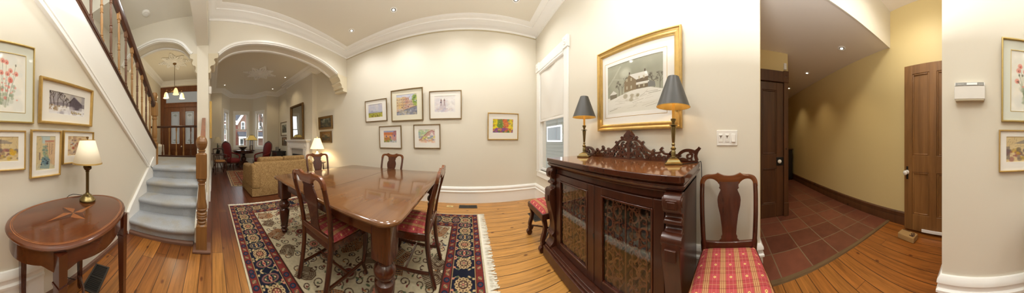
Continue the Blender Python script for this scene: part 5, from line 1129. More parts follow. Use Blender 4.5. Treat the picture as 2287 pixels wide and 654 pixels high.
# ---- light switches
sw = thing('light_switch', 'white three-gang light switch plate on the wall right of the snow print', 'light switch', (DE, -.0235, 1.158), -PI / 2)
m = MB(); m.box(-.0875, .0875, -.007, 0, 0, .13); m.build('plate', plastic, sw, bevel=.003)
for i, x in enumerate((-.053, 0, .053)):
    m = MB(); m.box(x - .018, x + .018, -.010, -.006, .03, .10)
    if i == 2: m.prism([(-.011, .03), (-.016, .03), (-.010, .1), (-.006, .1)], x - .016, x + .016, 'yz')
    g = m.build('rocker' if i == 2 else 'dimmer', plastic, sw, bevel=.002)
    if i < 2:
        m = MB(); m.prism([(x - .012, .082), (x + .012, .082), (x + .003, .076), (x + .0025, .062), (x - .0025, .062), (x - .003, .076)], -.0108, -.0098, 'xz'); m.build('dimmer_slot', plain('brown_slot', (84, 62, 40), .5), g, smooth=0)
        m = MB(); m.box(x - .012, x + .012, -.013, -.009, .083, .094); m.build('dimmer_lever', plastic, g, bevel=.0015)
        m = MB(); m.lathe([(.006, -.0115), (.006, -.01)], (x, 0, .045), 12, 'y'); m.build('dimmer_button', plastic, g)
# ---- thermostat
th = thing('thermostat', 'white box thermostat with a grey display strip on the bare end of the picture wall', 'thermostat', (.0675, -DS, 1.457), PI)
m = MB(); m.box(-.097, .097, -.045, 0, .004, .085); m.prism([(0, .085), (-.045, .085), (-.036, .112), (0, .114)], -.096, .096, 'yz'); m.build('case', plastic, th, bevel=.003)
m = MB(); m.prism([(-.0448, .088), (-.0458, .0885), (-.0372, .1105), (-.0362, .11)], -.09, .09, 'yz'); pn = m.build('display_strip', plain('grey_strip', (128, 126, 120), .4), th, smooth=0)
m = MB(); m.prism([(-.0456, .091), (-.0466, .0915), (-.039, .1075), (-.038, .107)], -.018, .048, 'yz'); m.build('display', plain('lcd', (226, 228, 228), .2), pn, smooth=0)
def text(name, s, size, mat, parent, loc, rot, align='CENTER'):
    cu = bpy.data.curves.new(name, 'FONT'); cu.body = s; cu.size = size; cu.align_x = align; cu.extrude = .0004; cu.materials.append(mat)
    o = bpy.data.objects.new(name, cu); COL.objects.link(o); bpy.context.view_layer.update()
    me = bpy.data.meshes.new_from_object(o.evaluated_get(bpy.context.evaluated_depsgraph_get())); bpy.data.objects.remove(o)
    o = bpy.data.objects.new(name, me); COL.objects.link(o); o.parent = parent; o.location = loc; o.rotation_euler = rot; return o
text('lettering', 'Honeywell', .0085, plastic, pn, (-.056, -.0440, .096), (PI / 2 - .37, 0, 0)); text('lettering', 'Thermostat', .006, plastic, pn, (.070, -.0440, .094), (PI / 2 - .37, 0, 0))
m = MB(); m.box(-.09, .09, -.043, 0, -.004, .004); m.build('base_plate', plain('beige_plastic', (206, 196, 170), .5), th)
# ---- inlaid oval table
OX, OY, OA, OB = -.668, -.768, .425, .272
ot = thing('oval_side_table', 'oval inlaid mahogany side table against the picture wall', 'table', (OX, OY, 0))
ov = [(OA * math.cos(2 * PI * i / 72), OB * math.sin(2 * PI * i / 72)) for i in range(72)]
m = MB(); top_shape(m, ov, .726, .75, EDGE); m.build('tabletop', inlay, ot, smooth=30)
m = MB(); n = 72
for a, w in ((.93, .005), (.905, .0025)):
    m.tube([(x * a, y * a * .99, .7502) for x, y in ov], .0006, 4, sx=w * .5, close=True, up=(0, 0, 1))
m.build('stringing', satin, ot, smooth=0, label='pale inlaid line around the top')
star = MB(); pts = []
for k in range(4):
    t = PI / 2 * k; a = (.20 if k % 2 == 0 else .11); pts.append((a * math.cos(t), a * math.sin(t)))
    for j in (1, 2, 3): u = t + PI / 2 * j / 4; r = .062 + .02 * abs(j - 2); pts.append((r * 1.1 * math.cos(u), r * .8 * math.sin(u)))
star.prism(pts, .7500, .7506, 'xy'); star.build('star_inlay', satin, ot, smooth=0, label='pale four-pointed star inlay')
star = MB(); star.prism([(0, 0), pts[2], pts[0]], .7506, .7509, 'xy'); star.prism([(0, 0), pts[6], pts[4]], .7506, .7509, 'xy'); star.prism([(0, 0), pts[10], pts[8]], .7506, .7509, 'xy'); star.prism([(0, 0), pts[14], pts[12]], .7506, .7509, 'xy'); star.build('star_inlay', mahog, ot, smooth=0, label='dark facets of the star inlay')
m = MB(); k = .945; vs = []; fs = []; n = 144; LA = [math.atan2(sy * .203 / OB, sx * .25 / OA) for sx in (-1, 1) for sy in (-1, 1)]
for i in range(n):
    t = 2 * PI * i / n; a = min(abs((t - q + PI) % (2 * PI) - PI) for q in LA) / (PI / 4)
    z = float(np.interp(a, [0, .10, .3, .6, 1], [.615, .632, .660, .650, .640]))       # shaped lower edge, deepest at the legs
    for f_, zz in ((k, .728), (k, z), (k - .04, z), (k - .04, .728)): vs.append((OA * f_ * math.cos(t), OB * f_ * math.sin(t), zz))
for i in range(n):
    for j in range(4): fs.append((4 * i + j, 4 * i + (j + 1) % 4, 4 * ((i + 1) % n) + (j + 1) % 4, 4 * ((i + 1) % n) + j))
m.add(vs, fs); m.build('apron', mahog, ot, smooth=40)
LP = [(sx * .25, sy * .203) for sx in (-1, 1) for sy in (-1, 1)]
for x, y in LP:
    m = MB(); m.lathe([(.012, 0), (.0145, .02), (.015, .1), (.022, .56), (.024, .72)], (x, y, 0), 4); m.lathe([(.026, .575), (.026, .585)], (x, y, 0), 4); m.build('leg', mahog_z, ot, smooth=0)
m = MB()
for s in (-1, 1): m.tube(spline([Vector((-.245, -s * .205, .10)), Vector((-.15, -s * .06, .105)), Vector((0, s * .0, .105)), Vector((.15, s * .06, .105)), Vector((.245, s * .205, .10))], 5), .009, 6, sx=.013)
m.build('cross_stretcher', mahog, ot)
tl = thing('table_lamp', 'brass table lamp with a cream shade on the oval table', 'lamp', (-.885, -.852, .7506))
m = MB(); m.lathe([(.058, 0), (.062, .004), (.062, .012), (.052, .02), (.046, .03), (.034, .042), (.018, .05), (.014, .06)], n=28); m.build('base', brass, tl, smooth=30)
m = MB(); m.lathe([(.0105, .055), (.0105, .21), (.016, .214), (.016, .22), (.01, .225)], n=14)
for a in range(8): t = 2 * PI * a / 8; m.tube([(.0105 * math.cos(t), .0105 * math.sin(t), .06), (.0105 * math.cos(t), .0105 * math.sin(t), .21)], .002, 5)
m.build('stem', brass, tl, smooth=40)
m = MB(); m.ball((0, 0, .245), .028, 16, 10, (1, 1, .85))
for a in range(10): t = 2 * PI * a / 10; m.ball((.024 * math.cos(t), .024 * math.sin(t), .245 + .008 * (a % 2)), .009, 8, 6, (1, 1, 1.4))
m.build('knop', oldgilt, tl, smooth=60, label='leafy dark brass knop')
m = MB(); m.lathe([(.112, .28), (.058, .455)], n=40); m.f = m.f[:-2]; sh_ = m.build('lamp_shade', shade_c, tl, smooth=60, label='cream shade with gold edges'); sm = sh_.modifiers.new('t', 'SOLIDIFY'); sm.thickness = .002
m = MB(); m.lathe([(.1135, .277), (.1115, .287)], n=40); m.build('shade_trim', gold, sh_, smooth=60); m = MB(); m.lathe([(.0595, .449), (.0585, .457)], n=40); m.build('shade_trim', gold, sh_, smooth=60)
m = MB(); m.lathe([(.004, .25), (.004, .465), (.009, .468), (.009, .476), (.004, .48)], n=10); m.build('finial', oldgilt, tl)
m = MB(); m.tube(spline([Vector((-.06, -.03, .004)), Vector((-.05, -.10, .004)), Vector((.05, -.19, -.02)), Vector((.12, -.2, -.3)), Vector((.1, -.2, -.6)), Vector((-.05, -.19, -.745))], 5), .0025, 5); m.build('cord', black, tl)
# ---- floor vents and outlet, doorstop
def vent(label, x, y, w, d, rz=0):
    t = thing('floor_vent', label, 'vent', (x, y, 0), rz, 'black floor vents'); m = MB()
    for a, b, c, e in ((-w / 2, w / 2, -d / 2, -d / 2 + .014), (-w / 2, w / 2, d / 2 - .014, d / 2), (-w / 2, -w / 2 + .014, -d / 2 + .014, d / 2 - .014), (w / 2 - .014, w / 2, -d / 2 + .014, d / 2 - .014), (-.004, .004, -d / 2 + .014, d / 2 - .014)): m.box(a, b, c, e, 0, .006)
    m.build('frame', plain('vent_iron', (58, 54, 48), .5), t, bevel=.001); m = MB(); m.box(-w / 2, w / 2, -d / 2, d / 2, 0, .002)
    for i in range(16): x_ = -w / 2 + .02 + (w - .04) * i / 15; m.box(x_ - .003, x_ + .003, -d / 2 + .012, d / 2 - .012, .002, .004)
    m.build('grille', black, t, smooth=0)
vent('black floor vent in front of the long cream wall', -.005, 2.955, .33, .13)
vent('black floor vent under the plaid stool', 1.03, 2.36, .30, .15, PI / 2)
vent('black floor vent under the oval table', -1.08, -.93, .30, .14, .3)
t = thing('floor_outlet', 'brass floor outlet left of the floor vent at the long wall', 'outlet', (-.335, 2.955, 0)); m = MB(); m.box(-.06, .06, -.035, .035, 0, .005); m.build('plate', plain('pale_brass', (216, 196, 140), .4, .3), t, bevel=.002); m = MB(); m.lathe([(.014, .005), (.014, .0065)], n=14); m.box(-.03, .03, -.003, .003, .005, .006); m.build('cap', bronze, t)
ds = thing('brick_doorstop', 'beige cloth-covered brick doorstop with dark stitched motif by the open pine door', 'doorstop', (.86, -1.80, 0), PI - .12)
m = MB(); m.box(-.115, .115, -.055, .055, 0, .07); m.build('cloth_cover', plain('beige_canvas', (176, 140, 88), .9, bump=.3, bscale=150), ds, bevel=.012, seg=3)
m = MB(); z = .0704
for i in range(9): x = -.10 + i * .0125; m.prism([(x, .034), (x + .008, .034), (x + .009, .045), (x + .003, .048)], z, z + .0008, 'xy')
m.build('stitched_lettering', plain('dark_stitching', (60, 34, 26), .8), ds, smooth=0)
for p in (spiral(.065, .01, .026, 0, 1.2), spiral(.085, -.012, .02, PI, 1.2)):
    m = MB(); m.stroke(p, .005, z, z + .0008, 'xy'); m.build('stitched_curl', MATS['dark_stitching'], ds, smooth=0)
m = MB()
m.prism([(.03, -.02), (.05, -.035), (.095, -.04), (.10, -.03), (.06, -.022)], z, z + .0008, 'xy'); m.build('stitched_motif', plain('dark_stitching', (60, 34, 26), .8), ds, smooth=0, label='dark brown stitched motif')
# ---- tiled hall: dark cabinet at the far end
t = thing('hall_cabinet', 'low dark cabinet at the far end of the tiled hall', 'cabinet', (4.75, -1.78, .008)); m = MB(); m.box(-.2, .2, -.24, .24, .06, .92); m.box(-.17, .17, -.22, .22, 0, .06); m.build('body', plain('black_painted_wood', (40, 36, 34), .45), t, bevel=.005); m = MB(); m.box(-.22, .22, -.26, .26, .92, .95); m.build('top', doord, t, bevel=.004)
m = MB(); m.box(-.212, -.2, -.23, -.005, .1, .88); m.box(-.212, -.2, .005, .23, .1, .88); dd = m.build('door', plain('black_painted_wood', (40, 36, 34), .45), t, bevel=.004); m = MB(); m.ball((-.222, -.03, .5), .012); m.build('knob', brass, dd); m = MB(); m.ball((-.222, .03, .5), .012); m.build('knob', brass, dd)
# ---- downlights
def can(label, x, y, z, group, watts, spot=150, r=.05, color=WARM, tilt=(0, 0, 0)):
    t = thing('recessed_downlight', label, 'downlight', (x, y, z), 0, group)
    m = MB(); m.lathe([(.062, 0), (.064, -.003), (.058, -.006), (.043, -.007), (.038, -.001), (.038, 0)], n=24); m.build('trim_ring', white, t)
    m = MB(); m.lathe([(.038, -.0005), (.037, -.003)], n=24); m.build('baffle', dark, t)
    m = MB(); m.lathe([(.0, -.003), (.024, -.0032), (.022, -.006), (.004, -.007)], n=18); m.build('lit_face', bulb, t)
    o = lamp('ceiling_spot', 'SPOT', (x, y, z - .03), watts, color, r, spot, tilt); return t
G = 'downlights in the dining room ceiling'
can('ceiling downlight nearest the wide arch corbel', -2.22, 2.55, ZC, G, CAN_W * .75); can('ceiling downlight in the middle, before the long cream wall', -1.26, 2.55, ZC, G, CAN_W * .75); can('ceiling downlight near the window corner', .76, 2.53, ZC, G, CAN_W * .75)
for x, y, w in ((-.25, 2.5, .8), (-2.2, 1.2, .8), (-1.25, 1.4, 1.), (-.25, 1.3, 1.), (.66, .75, 1.15)): lamp('ceiling_spot', 'SPOT', (x, y, ZC - .03), CAN_W * w, WARM, .12, 160)  # fill spots added for brightness, no downlight fixtures at these points
G = 'downlights in the tiled hall ceiling'
can('hall downlight nearest the bulkhead, by the ochre wall', 1.86, -1.63, 2.6, G, 16, 85, .03, (1, .80, .52)); can('second hall downlight from the bulkhead', 2.95, -1.64, 2.6, G, 20, 85, .03, (1, .80, .52)); can('farthest hall downlight, beside the door casing', 4.02, -1.68, 2.6, G, 20, 85, .03, (1, .80, .52))
lamp('hall_fill', 'SPOT', (.75, -1.45, 3.08), 36, (1, .95, .85), .12, 165)  # added spot that brightens the hall, no fixture here
G = 'downlights in the front room ceiling'
can('front room downlight left of the ceiling rosette', -6.67, .51, ZC, G, 14, 150, .05, (1, .84, .58)); can('front room downlight nearest the chimney breast mirror', -5.3, 2.54, ZC, G, 26, 100, .05, (1, .80, .50)); can('front room downlight in front of the bay', -6.7, 2.6, ZC, G, 18, 110, .05, (1, .80, .50))
lamp('front_room_fill', 'SPOT', (-4.2, 1.2, ZC - .05), 31, (1, .88, .66), .08, 160)  # extra spot put in to brighten the front room, without a fitting
# stair hall: unseen spots added to raise its brightness, no fittings
lamp('stair_fill', 'SPOT', (-.9, -.62, 3.38), 31, (.98, 1, 1), .1, 160); lamp('stair_fill', 'SPOT', (.6, -.62, 3.38), 31, (.98, 1, 1), .1, 160); lamp('stair_fill', 'SPOT', (-2.2, -.66, 3.38), 13, (.98, 1, 1), .1, 160)
m = MB(); m.lathe([(.07, 0), (.072, -.012), (.06, -.028), (.03, -.034), (.028, -.04), (.004, -.042)], n=24); o = m.build('smoke_detector', plastic); o.location = (-2.62, -1.13, 3.44); tag(o, 'round white smoke detector on the stair hall ceiling', 'smoke detector')
# ---- plaster ceiling rosettes
def rosette(label, x, y, z, R):
    t = thing('ceiling_medallion', label, 'ceiling rose', (x, y, z), 0, 'plaster ceiling roses'); m = MB()
    m.lathe([(R * .5, 0), (R * .48, -.02), (R * .4, -.015), (R * .36, -.03), (R * .2, -.02), (R * .14, -.05), (.02, -.06)], n=32); m.build('disc', white, t, smooth=40)
    m = MB()
    for k in range(8):
        a = 2 * PI * k / 8; L = R * (1. if k % 2 == 0 else .86)
        for j in range(6):
            r = R * .42 + (L - R * .42) * j / 5; w = R * (.2 - .16 * abs(j - 2) / 4) * (1 - j / 9)
            for s in (-1, 1): m.ball((r * math.cos(a) - s * w * math.sin(a), r * math.sin(a) + s * w * math.cos(a), -.012), R * .085 * (1 - j * .09), 8, 6, (1, 1, .45))
            m.ball((r * math.cos(a), r * math.sin(a), -.016), R * .06, 8, 6, (1, 1, .5))
    m.build('acanthus_leaves', white, t, smooth=70)
rosette('leafy plaster ceiling rose above the hall chandelier', -4.5, -1.06, 3.44, .46)
rosette('leafy plaster ceiling rose in the front room', -5.3, 1.59, ZC, .55)
# ---- chandelier
t = thing('chandelier', 'bronze hall chandelier with three lit bell glass shades', 'chandelier', (-4.5, -1.06, 3.39))
m = MB(); m.lathe([(.055, .01), (.05, -.02), (.02, -.045), (.008, -.05)], n=18); m.build('canopy', oldgilt, t)
m = MB(); m.tube([(0, 0, -.04), (0, 0, -.72)], .007, 8)
for k in range(14): m.ball((0, 0, -.07 - k * .045), .011, 6, 5, (1, .6, 1.4))
m.build('stem', oldgilt, t)
m = MB(); m.lathe([(.008, -.70), (.02, -.72), (.05, -.75), (.055, -.77), (.035, -.80), (.02, -.82), (.025, -.84), (.004, -.86)], n=18); m.build('hub', oldgilt, t)
for k in range(3):
    a = 2 * PI * k / 3 + .35; c, s = math.cos(a), math.sin(a); P_ = lambda r, z: Vector((r * c, r * s, z))
    m = MB(); m.tube(spline([P_(.03, -.77), P_(.11, -.80), P_(.19, -.76), P_(.25, -.72), P_(.27, -.76), P_(.27, -.80)], 5), .008, 8); m.tube(spline([P_(.04, -.76), P_(.08, -.72), P_(.11, -.76), P_(.09, -.79)], 4), .006, 6); ar = m.build('arm', oldgilt, t)
    m = MB(); p = P_(.27, 0); m.lathe([(.028, -.79), (.045, -.82), (.062, -.87), (.068, -.92), (.085, -.955)], (p.x, p.y, 0), 20); m.f = m.f[:-1]; m.build('glass_shade', glow, ar, label='lit cream glass bell shade')
lamp('lamp_bulb_light', 'POINT', (-7.2, 1.75, 1.36), 10, (1, .84, .56), .04)
lamp('chandelier_light', 'POINT', (-4.5, -1.06, 2.38), 16, (1, .84, .58), .12)
# ================================================================== FRONT ROOM
# ---- sofa (back towards the dining room; local: front -x)
sf = thing('sofa', 'gold damask sofa with its back to the dining room', 'sofa', (-3.34, .84, 0), .06)
L_, D_ = 1.62, .86
m = MB(); m.prism([(0, .03), (-.02, .16), (-.03, .70), (-.06, .735), (-.12, .735), (-.2, .60), (-.2, .03)], .06, L_ - .06, 'xz'); m.build('back', damask, sf, bevel=.025, seg=3, smooth=60)
for y0, y1 in ((0, .2), (L_ - .2, L_)):
    m = MB(); m.prism([(.0, .16), (-.0, .62), (-.05, .70), (-.16, .70), (-.35, .63), (-.80, .63), (-.85, .60), (-.86, .16)], y0, y1, 'xz'); m.build('arm', damask, sf, bevel=.05, seg=4, smooth=60)
m = MB(); m.box(-.84, -.1, .1, L_ - .1, .15, .32); m.build('seat_base', damask, sf, bevel=.02)
for k in range(2):
    y0 = .19 + k * .62; m = MB(); m.box(-.83, -.26, y0, y0 + .61, .31, .47); m.build('seat_cushion', damask, sf, bevel=.05, seg=4, smooth=60)
    m = MB(); m.prism([(-.14, .44), (-.09, .80), (-.12, .825), (-.2, .83), (-.29, .79), (-.36, .5), (-.34, .44)], y0, y0 + .61, 'xz'); m.build('back_cushion', damask, sf, bevel=.05, seg=4, smooth=60)
m = MB()
for (xa, ya), (xb, yb) in (((.004, 0), (.004, L_)), ((.004, 0), (-.86, 0)), ((.004, L_), (-.86, L_)), ((-.86, 0), (-.86, L_))):
    n = 12; 
    for i in range(n):
        p = (xa + (xb - xa) * i / n, ya + (yb - ya) * i / n); q = (xa + (xb - xa) * (i + 1) / n, ya + (yb - ya) * (i + 1) / n); o_ = .012
        m.tube([(p[0], p[1], .10), (q[0], q[1], .10)], .09, 4, sx=.008, up=(0, 0, 1)) if False else m.prism([(p[0] - .006, p[1] - .006), (q[0] + .006, q[1] - .006), (q[0] + .006, q[1] + .006), (p[0] - .006, p[1] + .006)], .012, .18, 'xy')
m.build('skirt', damask, sf, smooth=0)
# ---- front room rug
rg = thing('oriental_rug', 'faded red oriental rug on the front room floor beyond the sofa', 'rug', (-6.45, .55, 0), -.02)
rug_paint(2.2, 1.85, .012, (150, 88, 74), (120, 56, 50), (176, 140, 112), .20, .07).mesh('pile', 2.2, 1.85, rugm, rg, 'xy', (0, 0, .0105))
m = MB(); m.box(0, 2.2, 0, 1.85, .001, .0095); m.build('backing', MATS['rug_backing'], rg, smooth=0)
# ---- crimson parlour chairs (local: front +y)
def parlour(label, loc, rz):
    t = thing('parlour_armchair', label, 'armchair', loc, rz, 'crimson parlour chairs'); H = 1.14
    ol = spline([(-.20, .46), (-.235, .6), (-.26, .8), (-.25, .96), (-.17, 1.08), (0, 1.115), (.17, 1.08), (.25, .96), (.26, .8), (.235, .6), (.20, .46)], 5)
    tilt = lambda z: -.24 - .22 * (z - .45)
    m = MB(); n = len(ol); vs = [(x, tilt(z) + .03, z) for x, z in ol]; c = 0; vs2 = [(x * .55, tilt(.46 + (z - .46) * .75 + .08) + .095, .46 + (z - .46) * .72 + .08) for x, z in ol]
    m.add(vs + vs2, [(i, (i + 1) % n, n + (i + 1) % n, n + i) for i in range(n)] + [list(range(n, 2 * n))]); m.add([(x, tilt(z), z) for x, z in ol], [list(range(n))]); m.add([(x, tilt(z), z) for x, z in ol] + vs, [(i, (i + 1) % n, n + (i + 1) % n, n + i) for i in range(n)])
    m.build('back_upholstery', redvel, t, smooth=70)
    m = MB(); m.tube([Vector((x * 1.04, tilt(z) + .015, z * 1.01)) for x, z in ol], .024, 8)
    for x, z, r in ((-.12, 1.12, .03), (-.06, 1.145, .034), (0, 1.155, .04), (.06, 1.145, .034), (.12, 1.12, .03), (-.19, 1.08, .026), (.19, 1.08, .026)): m.ball((x, tilt(z) + .02, z), r, 8, 6, (1, .6, 1))
    m.build('carved_frame', rosew, t, smooth=60)
    m = MB(); m.lathe([(.02, .30), (.29, .30), (.31, .34), (.31, .39), (.27, .435), (.16, .46), (.01, .468)], (0, .05, 0), 24); m.build('seat', redvel, t, smooth=50)
    m = MB(); m.lathe([(.30, .255), (.315, .27), (.315, .30), (.29, .305)], (0, .05, 0), 24); m.build('seat_frame', rosew, t)
    for s in (-1, 1):
        m = MB(); m.tube(spline([Vector((s * .235, tilt(.62), .66)), Vector((s * .30, -.15, .64)), Vector((s * .325, .04, .60)), Vector((s * .30, .17, .56)), Vector((s * .29, .19, .44)), Vector((s * .27, .2, .31))], 5), .03, 8); m.build('arm', redvel, t, smooth=60)
        m = MB(); m.tube(spline([Vector((s * .2, .26, .29)), Vector((s * .23, .29, .2)), Vector((s * .21, .27, .08)), Vector((s * .23, .3, .0))], 5), [.035 - .02 * i / 15 for i in range(16)], 8); m.build('leg', rosew, t)
        m = MB(); m.tube(spline([Vector((s * .2, -.22, .46)), Vector((s * .2, -.22, .25)), Vector((s * .2, -.3, .0))], 5), .022, 8); m.build('leg', rosew, t)
    return t
parlour('crimson parlour chair left of the round table in the bay', (-6.95, .84, 0), -.85)
parlour('crimson parlour chair with high carved back right of the round table', (-6.85, 2.16, 0), 3.5)
# ---- round pedestal table with bowl and lamp
t = thing('pedestal_table', 'dark round pedestal table in the bay window', 'table', (-7.56, 1.47, 0))
m = MB(); m.lathe([(.01, .70), (.5, .70), (.54, .715), (.56, .735), (.555, .75), (.545, .755), (.01, .755)], n=40); m.build('tabletop', rosew_y, t, smooth=35); m = MB(); m.lathe([(.46, .62), (.47, .63), (.47, .70), (.4, .70)], n=36); m.build('apron', rosew, t)
m = MB(); m.lathe([(.20, .10), (.14, .14), (.07, .18), (.09, .24), (.13, .32), (.12, .40), (.07, .46), (.08, .5), (.06, .55), (.16, .62)], n=20); m.build('pedestal', rosew, t)
for k in range(4):
    a = PI / 2 * k + PI / 4; c, s = math.cos(a), math.sin(a); m = MB(); m.tube([Vector((c * r, s * r, z)) for r, z in spline([(.08, .2), (.2, .19), (.32, .1), (.40, .05), (.44, .045)], 5)], [.05 - .015 * i / 20 for i in range(21)], 8); m.ball((c * .43, s * .43, .035), .04, 8, 6); m.build('foot', rosew, t)
b = thing('fruit_bowl', 'dark pewter bowl on the round table in the bay', 'bowl', (-7.2, 1.36, .755)); m = MB(); m.lathe([(.01, .0), (.10, .0), (.10, .015), (.06, .03), (.13, .09), (.20, .16), (.205, .165), (.195, .165), (.12, .1), (.01, .05)], n=28); m.build('bowl_body', plain('pewter', (70, 72, 70), .3, .7), b); m = MB(); m.tube([(.2 * math.cos(i * PI / 16), .2 * math.sin(i * PI / 16), .163) for i in range(32)], .009, 6, close=True); m.build('rim', oldgilt, b)
t = thing('table_lamp', 'mission style lamp with an amber panelled shade on the round table', 'lamp', (-7.2, 1.75, .755))
m = MB(); m.box(-.11, .11, -.11, .11, 0, .03)
for sx in (-1, 1):
    for sy in (-1, 1): m.box(sx * .05 - .012, sx * .05 + .012, sy * .05 - .012, sy * .05 + .012, .03, .46)
m.box(-.07, .07, -.07, .07, .22, .24); m.box(-.07, .07, -.07, .07, .44, .46); m.build('base', rosew, t)
m = MB(); m.lathe([(.23, .46), (.235, .48), (.10, .68)], n=4, c=(0, 0, 0)); m.f = m.f[:-2]; sh_ = m.build('glass_shade', plain('amber_glass', (196, 168, 84), .3, emit=(230, 196, 110), es=.25), t, smooth=0, label='amber glass panelled shade')
m = MB()
for k in range(4):
    a = PI / 4 + PI / 2 * k; m.tube([(.325 * math.cos(a), .325 * math.sin(a), .47), (.142 * math.cos(a), .142 * math.sin(a), .682)], .008, 6)
m.lathe([(.236, .455), (.238, .47)], n=4); m.lathe([(.10, .675), (.06, .70), (.02, .71)], n=4); m.build('shade_strips', black, sh_, smooth=0)
# ---- side chair with gold seat, lamp table with plant and lamp at the left wall
t = thing('side_chair', 'dark side chair with a gold striped seat left of the parlour chairs', 'chair', (-5.9, .27, 0), -PI / 2 + .15)
m = MB(); m.box(-.22, .22, -.2, .22, .42, .46); m.build('seat_frame', rosew, t, bevel=.01); m = MB(); m.lathe([(.21, .455), (.215, .47), (.19, .495), (.02, .505)], n=20); m.build('seat', plain('gold_stripe_cloth', (170, 120, 66), .8), t, label='gold cloth seat')
for s in (-1, 1):
    m = MB(); m.tube(spline([Vector((s * .2, -.27, 0)), Vector((s * .19, -.19, .25)), Vector((s * .19, -.19, .46)), Vector((s * .2, -.25, .72)), Vector((s * .2, -.3, .9))], 5), .017, 8); m.build('back_post', rosew, t)
    m = MB(); m.lathe([(.014, 0), (.018, .04), (.012, .08), (.02, .2), (.024, .36), (.022, .43)], (s * .19, .19, 0), 10); m.build('front_leg', rosew, t)
    m = MB(); m.tube([(s * .19, -.2, .17), (s * .19, .19, .17)], .01, 6); m.build('stretcher', rosew, t)
    m = MB(); m.tube(spline([Vector((s * .2, -.22, .68)), Vector((s * .23, 0, .68)), Vector((s * .22, .15, .65)), Vector((s * .2, .17, .45))], 5), .014, 8); m.build('arm', rosew, t)
m = MB(); m.tube([(-.2, -.29, .88), (0, -.305, .91), (.2, -.29, .88)], .025, 8, sx=.014); m.tube([(-.2, -.24, .66), (.2, -.24, .66)], .018, 8, sx=.01); m.build('back_rail', rosew, t)
t = thing('lamp_table', 'small dark lamp table against the left front room wall', 'table', (-6.62, .215, 0)); m = MB(); m.lathe([(.01, .66), (.25, .66), (.26, .675), (.25, .69), (.01, .69)], n=24); m.build('tabletop', rosew_y, t)
for k in range(3): a = 2 * PI * k / 3; m = MB(); m.tube([(.05 * math.cos(a), .05 * math.sin(a), .66), (.1 * math.cos(a), .1 * math.sin(a), .3), (.22 * math.cos(a), .22 * math.sin(a), 0)], .016, 8); m.build('leg', rosew, t)
t = thing('table_lamp', 'unlit pale shaded lamp on the small table at the left front room wall', 'lamp', (-6.68, .215, .69)); m = MB(); m.lathe([(.06, 0), (.07, .02), (.05, .08), (.03, .16), (.02, .30), (.012, .40)], n=16); m.build('base', black, t); m = MB(); m.lathe([(.19, .42), (.08, .66)], n=28); m.f = m.f[:-2]; m.build('lamp_shade', plain('dull_shade', (214, 204, 178), .8), t)
t = thing('potted_plant', 'small leafy plant in a dark pot beside the unlit lamp', 'plant', (-6.48, .24, .69)); m = MB(); m.lathe([(.05, 0), (.07, .12), (.075, .13), (.06, .13)], n=16); m.build('pot', black, t)
m = MB()
for k in range(46):
    a, e, r = random.uniform(0, 6.28), random.uniform(.1, 1.4), random.uniform(.06, .17); c = Vector((r * math.cos(a) * math.cos(e), r * math.sin(a) * math.cos(e), .13 + r * math.sin(e) * 1.3)); u = Vector((math.cos(a), math.sin(a), .4)).normalized() * .04; w = Vector((-math.sin(a), math.cos(a), 0)) * .016
    m.add([c - u, c + w, c + u, c - w], [(0, 1, 2, 3)])
m.build('foliage', plain('leaf_green', (64, 84, 44), .6), t, smooth=0)
# ---- fireplace, mirror
fp = thing('fireplace', 'white painted fireplace mantel on the chimney breast', 'fireplace', (-5.05, 2.966, 0))
m = MB(); m.box(-.76, .76, -.20, 0, 1.20, 1.235); m.box(-.73, .73, -.17, 0, 1.17, 1.20); m.box(-.70, .70, -.14, 0, 1.145, 1.17); m.build('mantel_shelf', white, fp, bevel=.006)
m = MB(); m.box(-.68, .68, -.11, 0, .92, 1.145); m.box(-.62, .62, -.12, -.1, .95, 1.12); m.build('frieze', white, fp, bevel=.008)
for s in (-1, 1):
    m = MB(); x0, x1 = sorted((s * .68, s * .46)); m.box(x0, x1, -.12, 0, .13, .93); m.box(x0 - .01, x1 + .01, -.135, 0, 0, .14); m.box(x0 + .04, x1 - .04, -.135, -.1, .2, .88); m.lathe([(.05, -.12), (.05, -.132), (.035, -.136), (.02, -.13), (.01, -.14), (.002, -.142)], ((x0 + x1) / 2, 0, 1.03), 16, 'y'); m.build('pilaster', white, fp, bevel=.005)
m = MB(); m.box(-.46, .46, -.05, 0, .70, .93); m.box(-.46, -.34, -.05, 0, 0, .7); m.box(.34, .46, -.05, 0, 0, .7); m.build('surround', plain('pale_tile', (196, 192, 184), .3), fp, smooth=0)
m = MB(); m.box(-.34, .34, -.04, -.02, 0, .7); m.build('firebox', dark, fp, smooth=0); m = MB(); m.box(-.36, .36, -.07, -.05, .0, .06); m.box(-.36, .36, -.07, -.05, .5, .72)
for k in range(9): m.box(-.33 + k * .08, -.32 + k * .08, -.065, -.055, .06, .3)
m.build('grate', black, fp, smooth=0); m = MB(); m.box(-.75, .75, -.5, 0, 0, .02); m.build('hearth', plain('slate', (70, 68, 66), .5), fp, smooth=0)
mr = picture('wall_mirror', 'tall gilt framed mirror standing over the white mantel', -5.14, 1.24, .92, 1.26, 'B', [(0, 0), (0, .04), (.015, .06), (.04, .05), (.06, .055), (.075, .03), (.085, .01)], oldgilt, None, Cv(4, 4, (120, 116, 100), 0), .75, 1.09, tilt=.025, cat='mirror')
for c in kids(mr):
    if c.name.startswith('artwork'): c.name = 'mirror_glass'; c.data.materials[0] = plain('silvered_glass', (190, 190, 184), .03, 1.); 
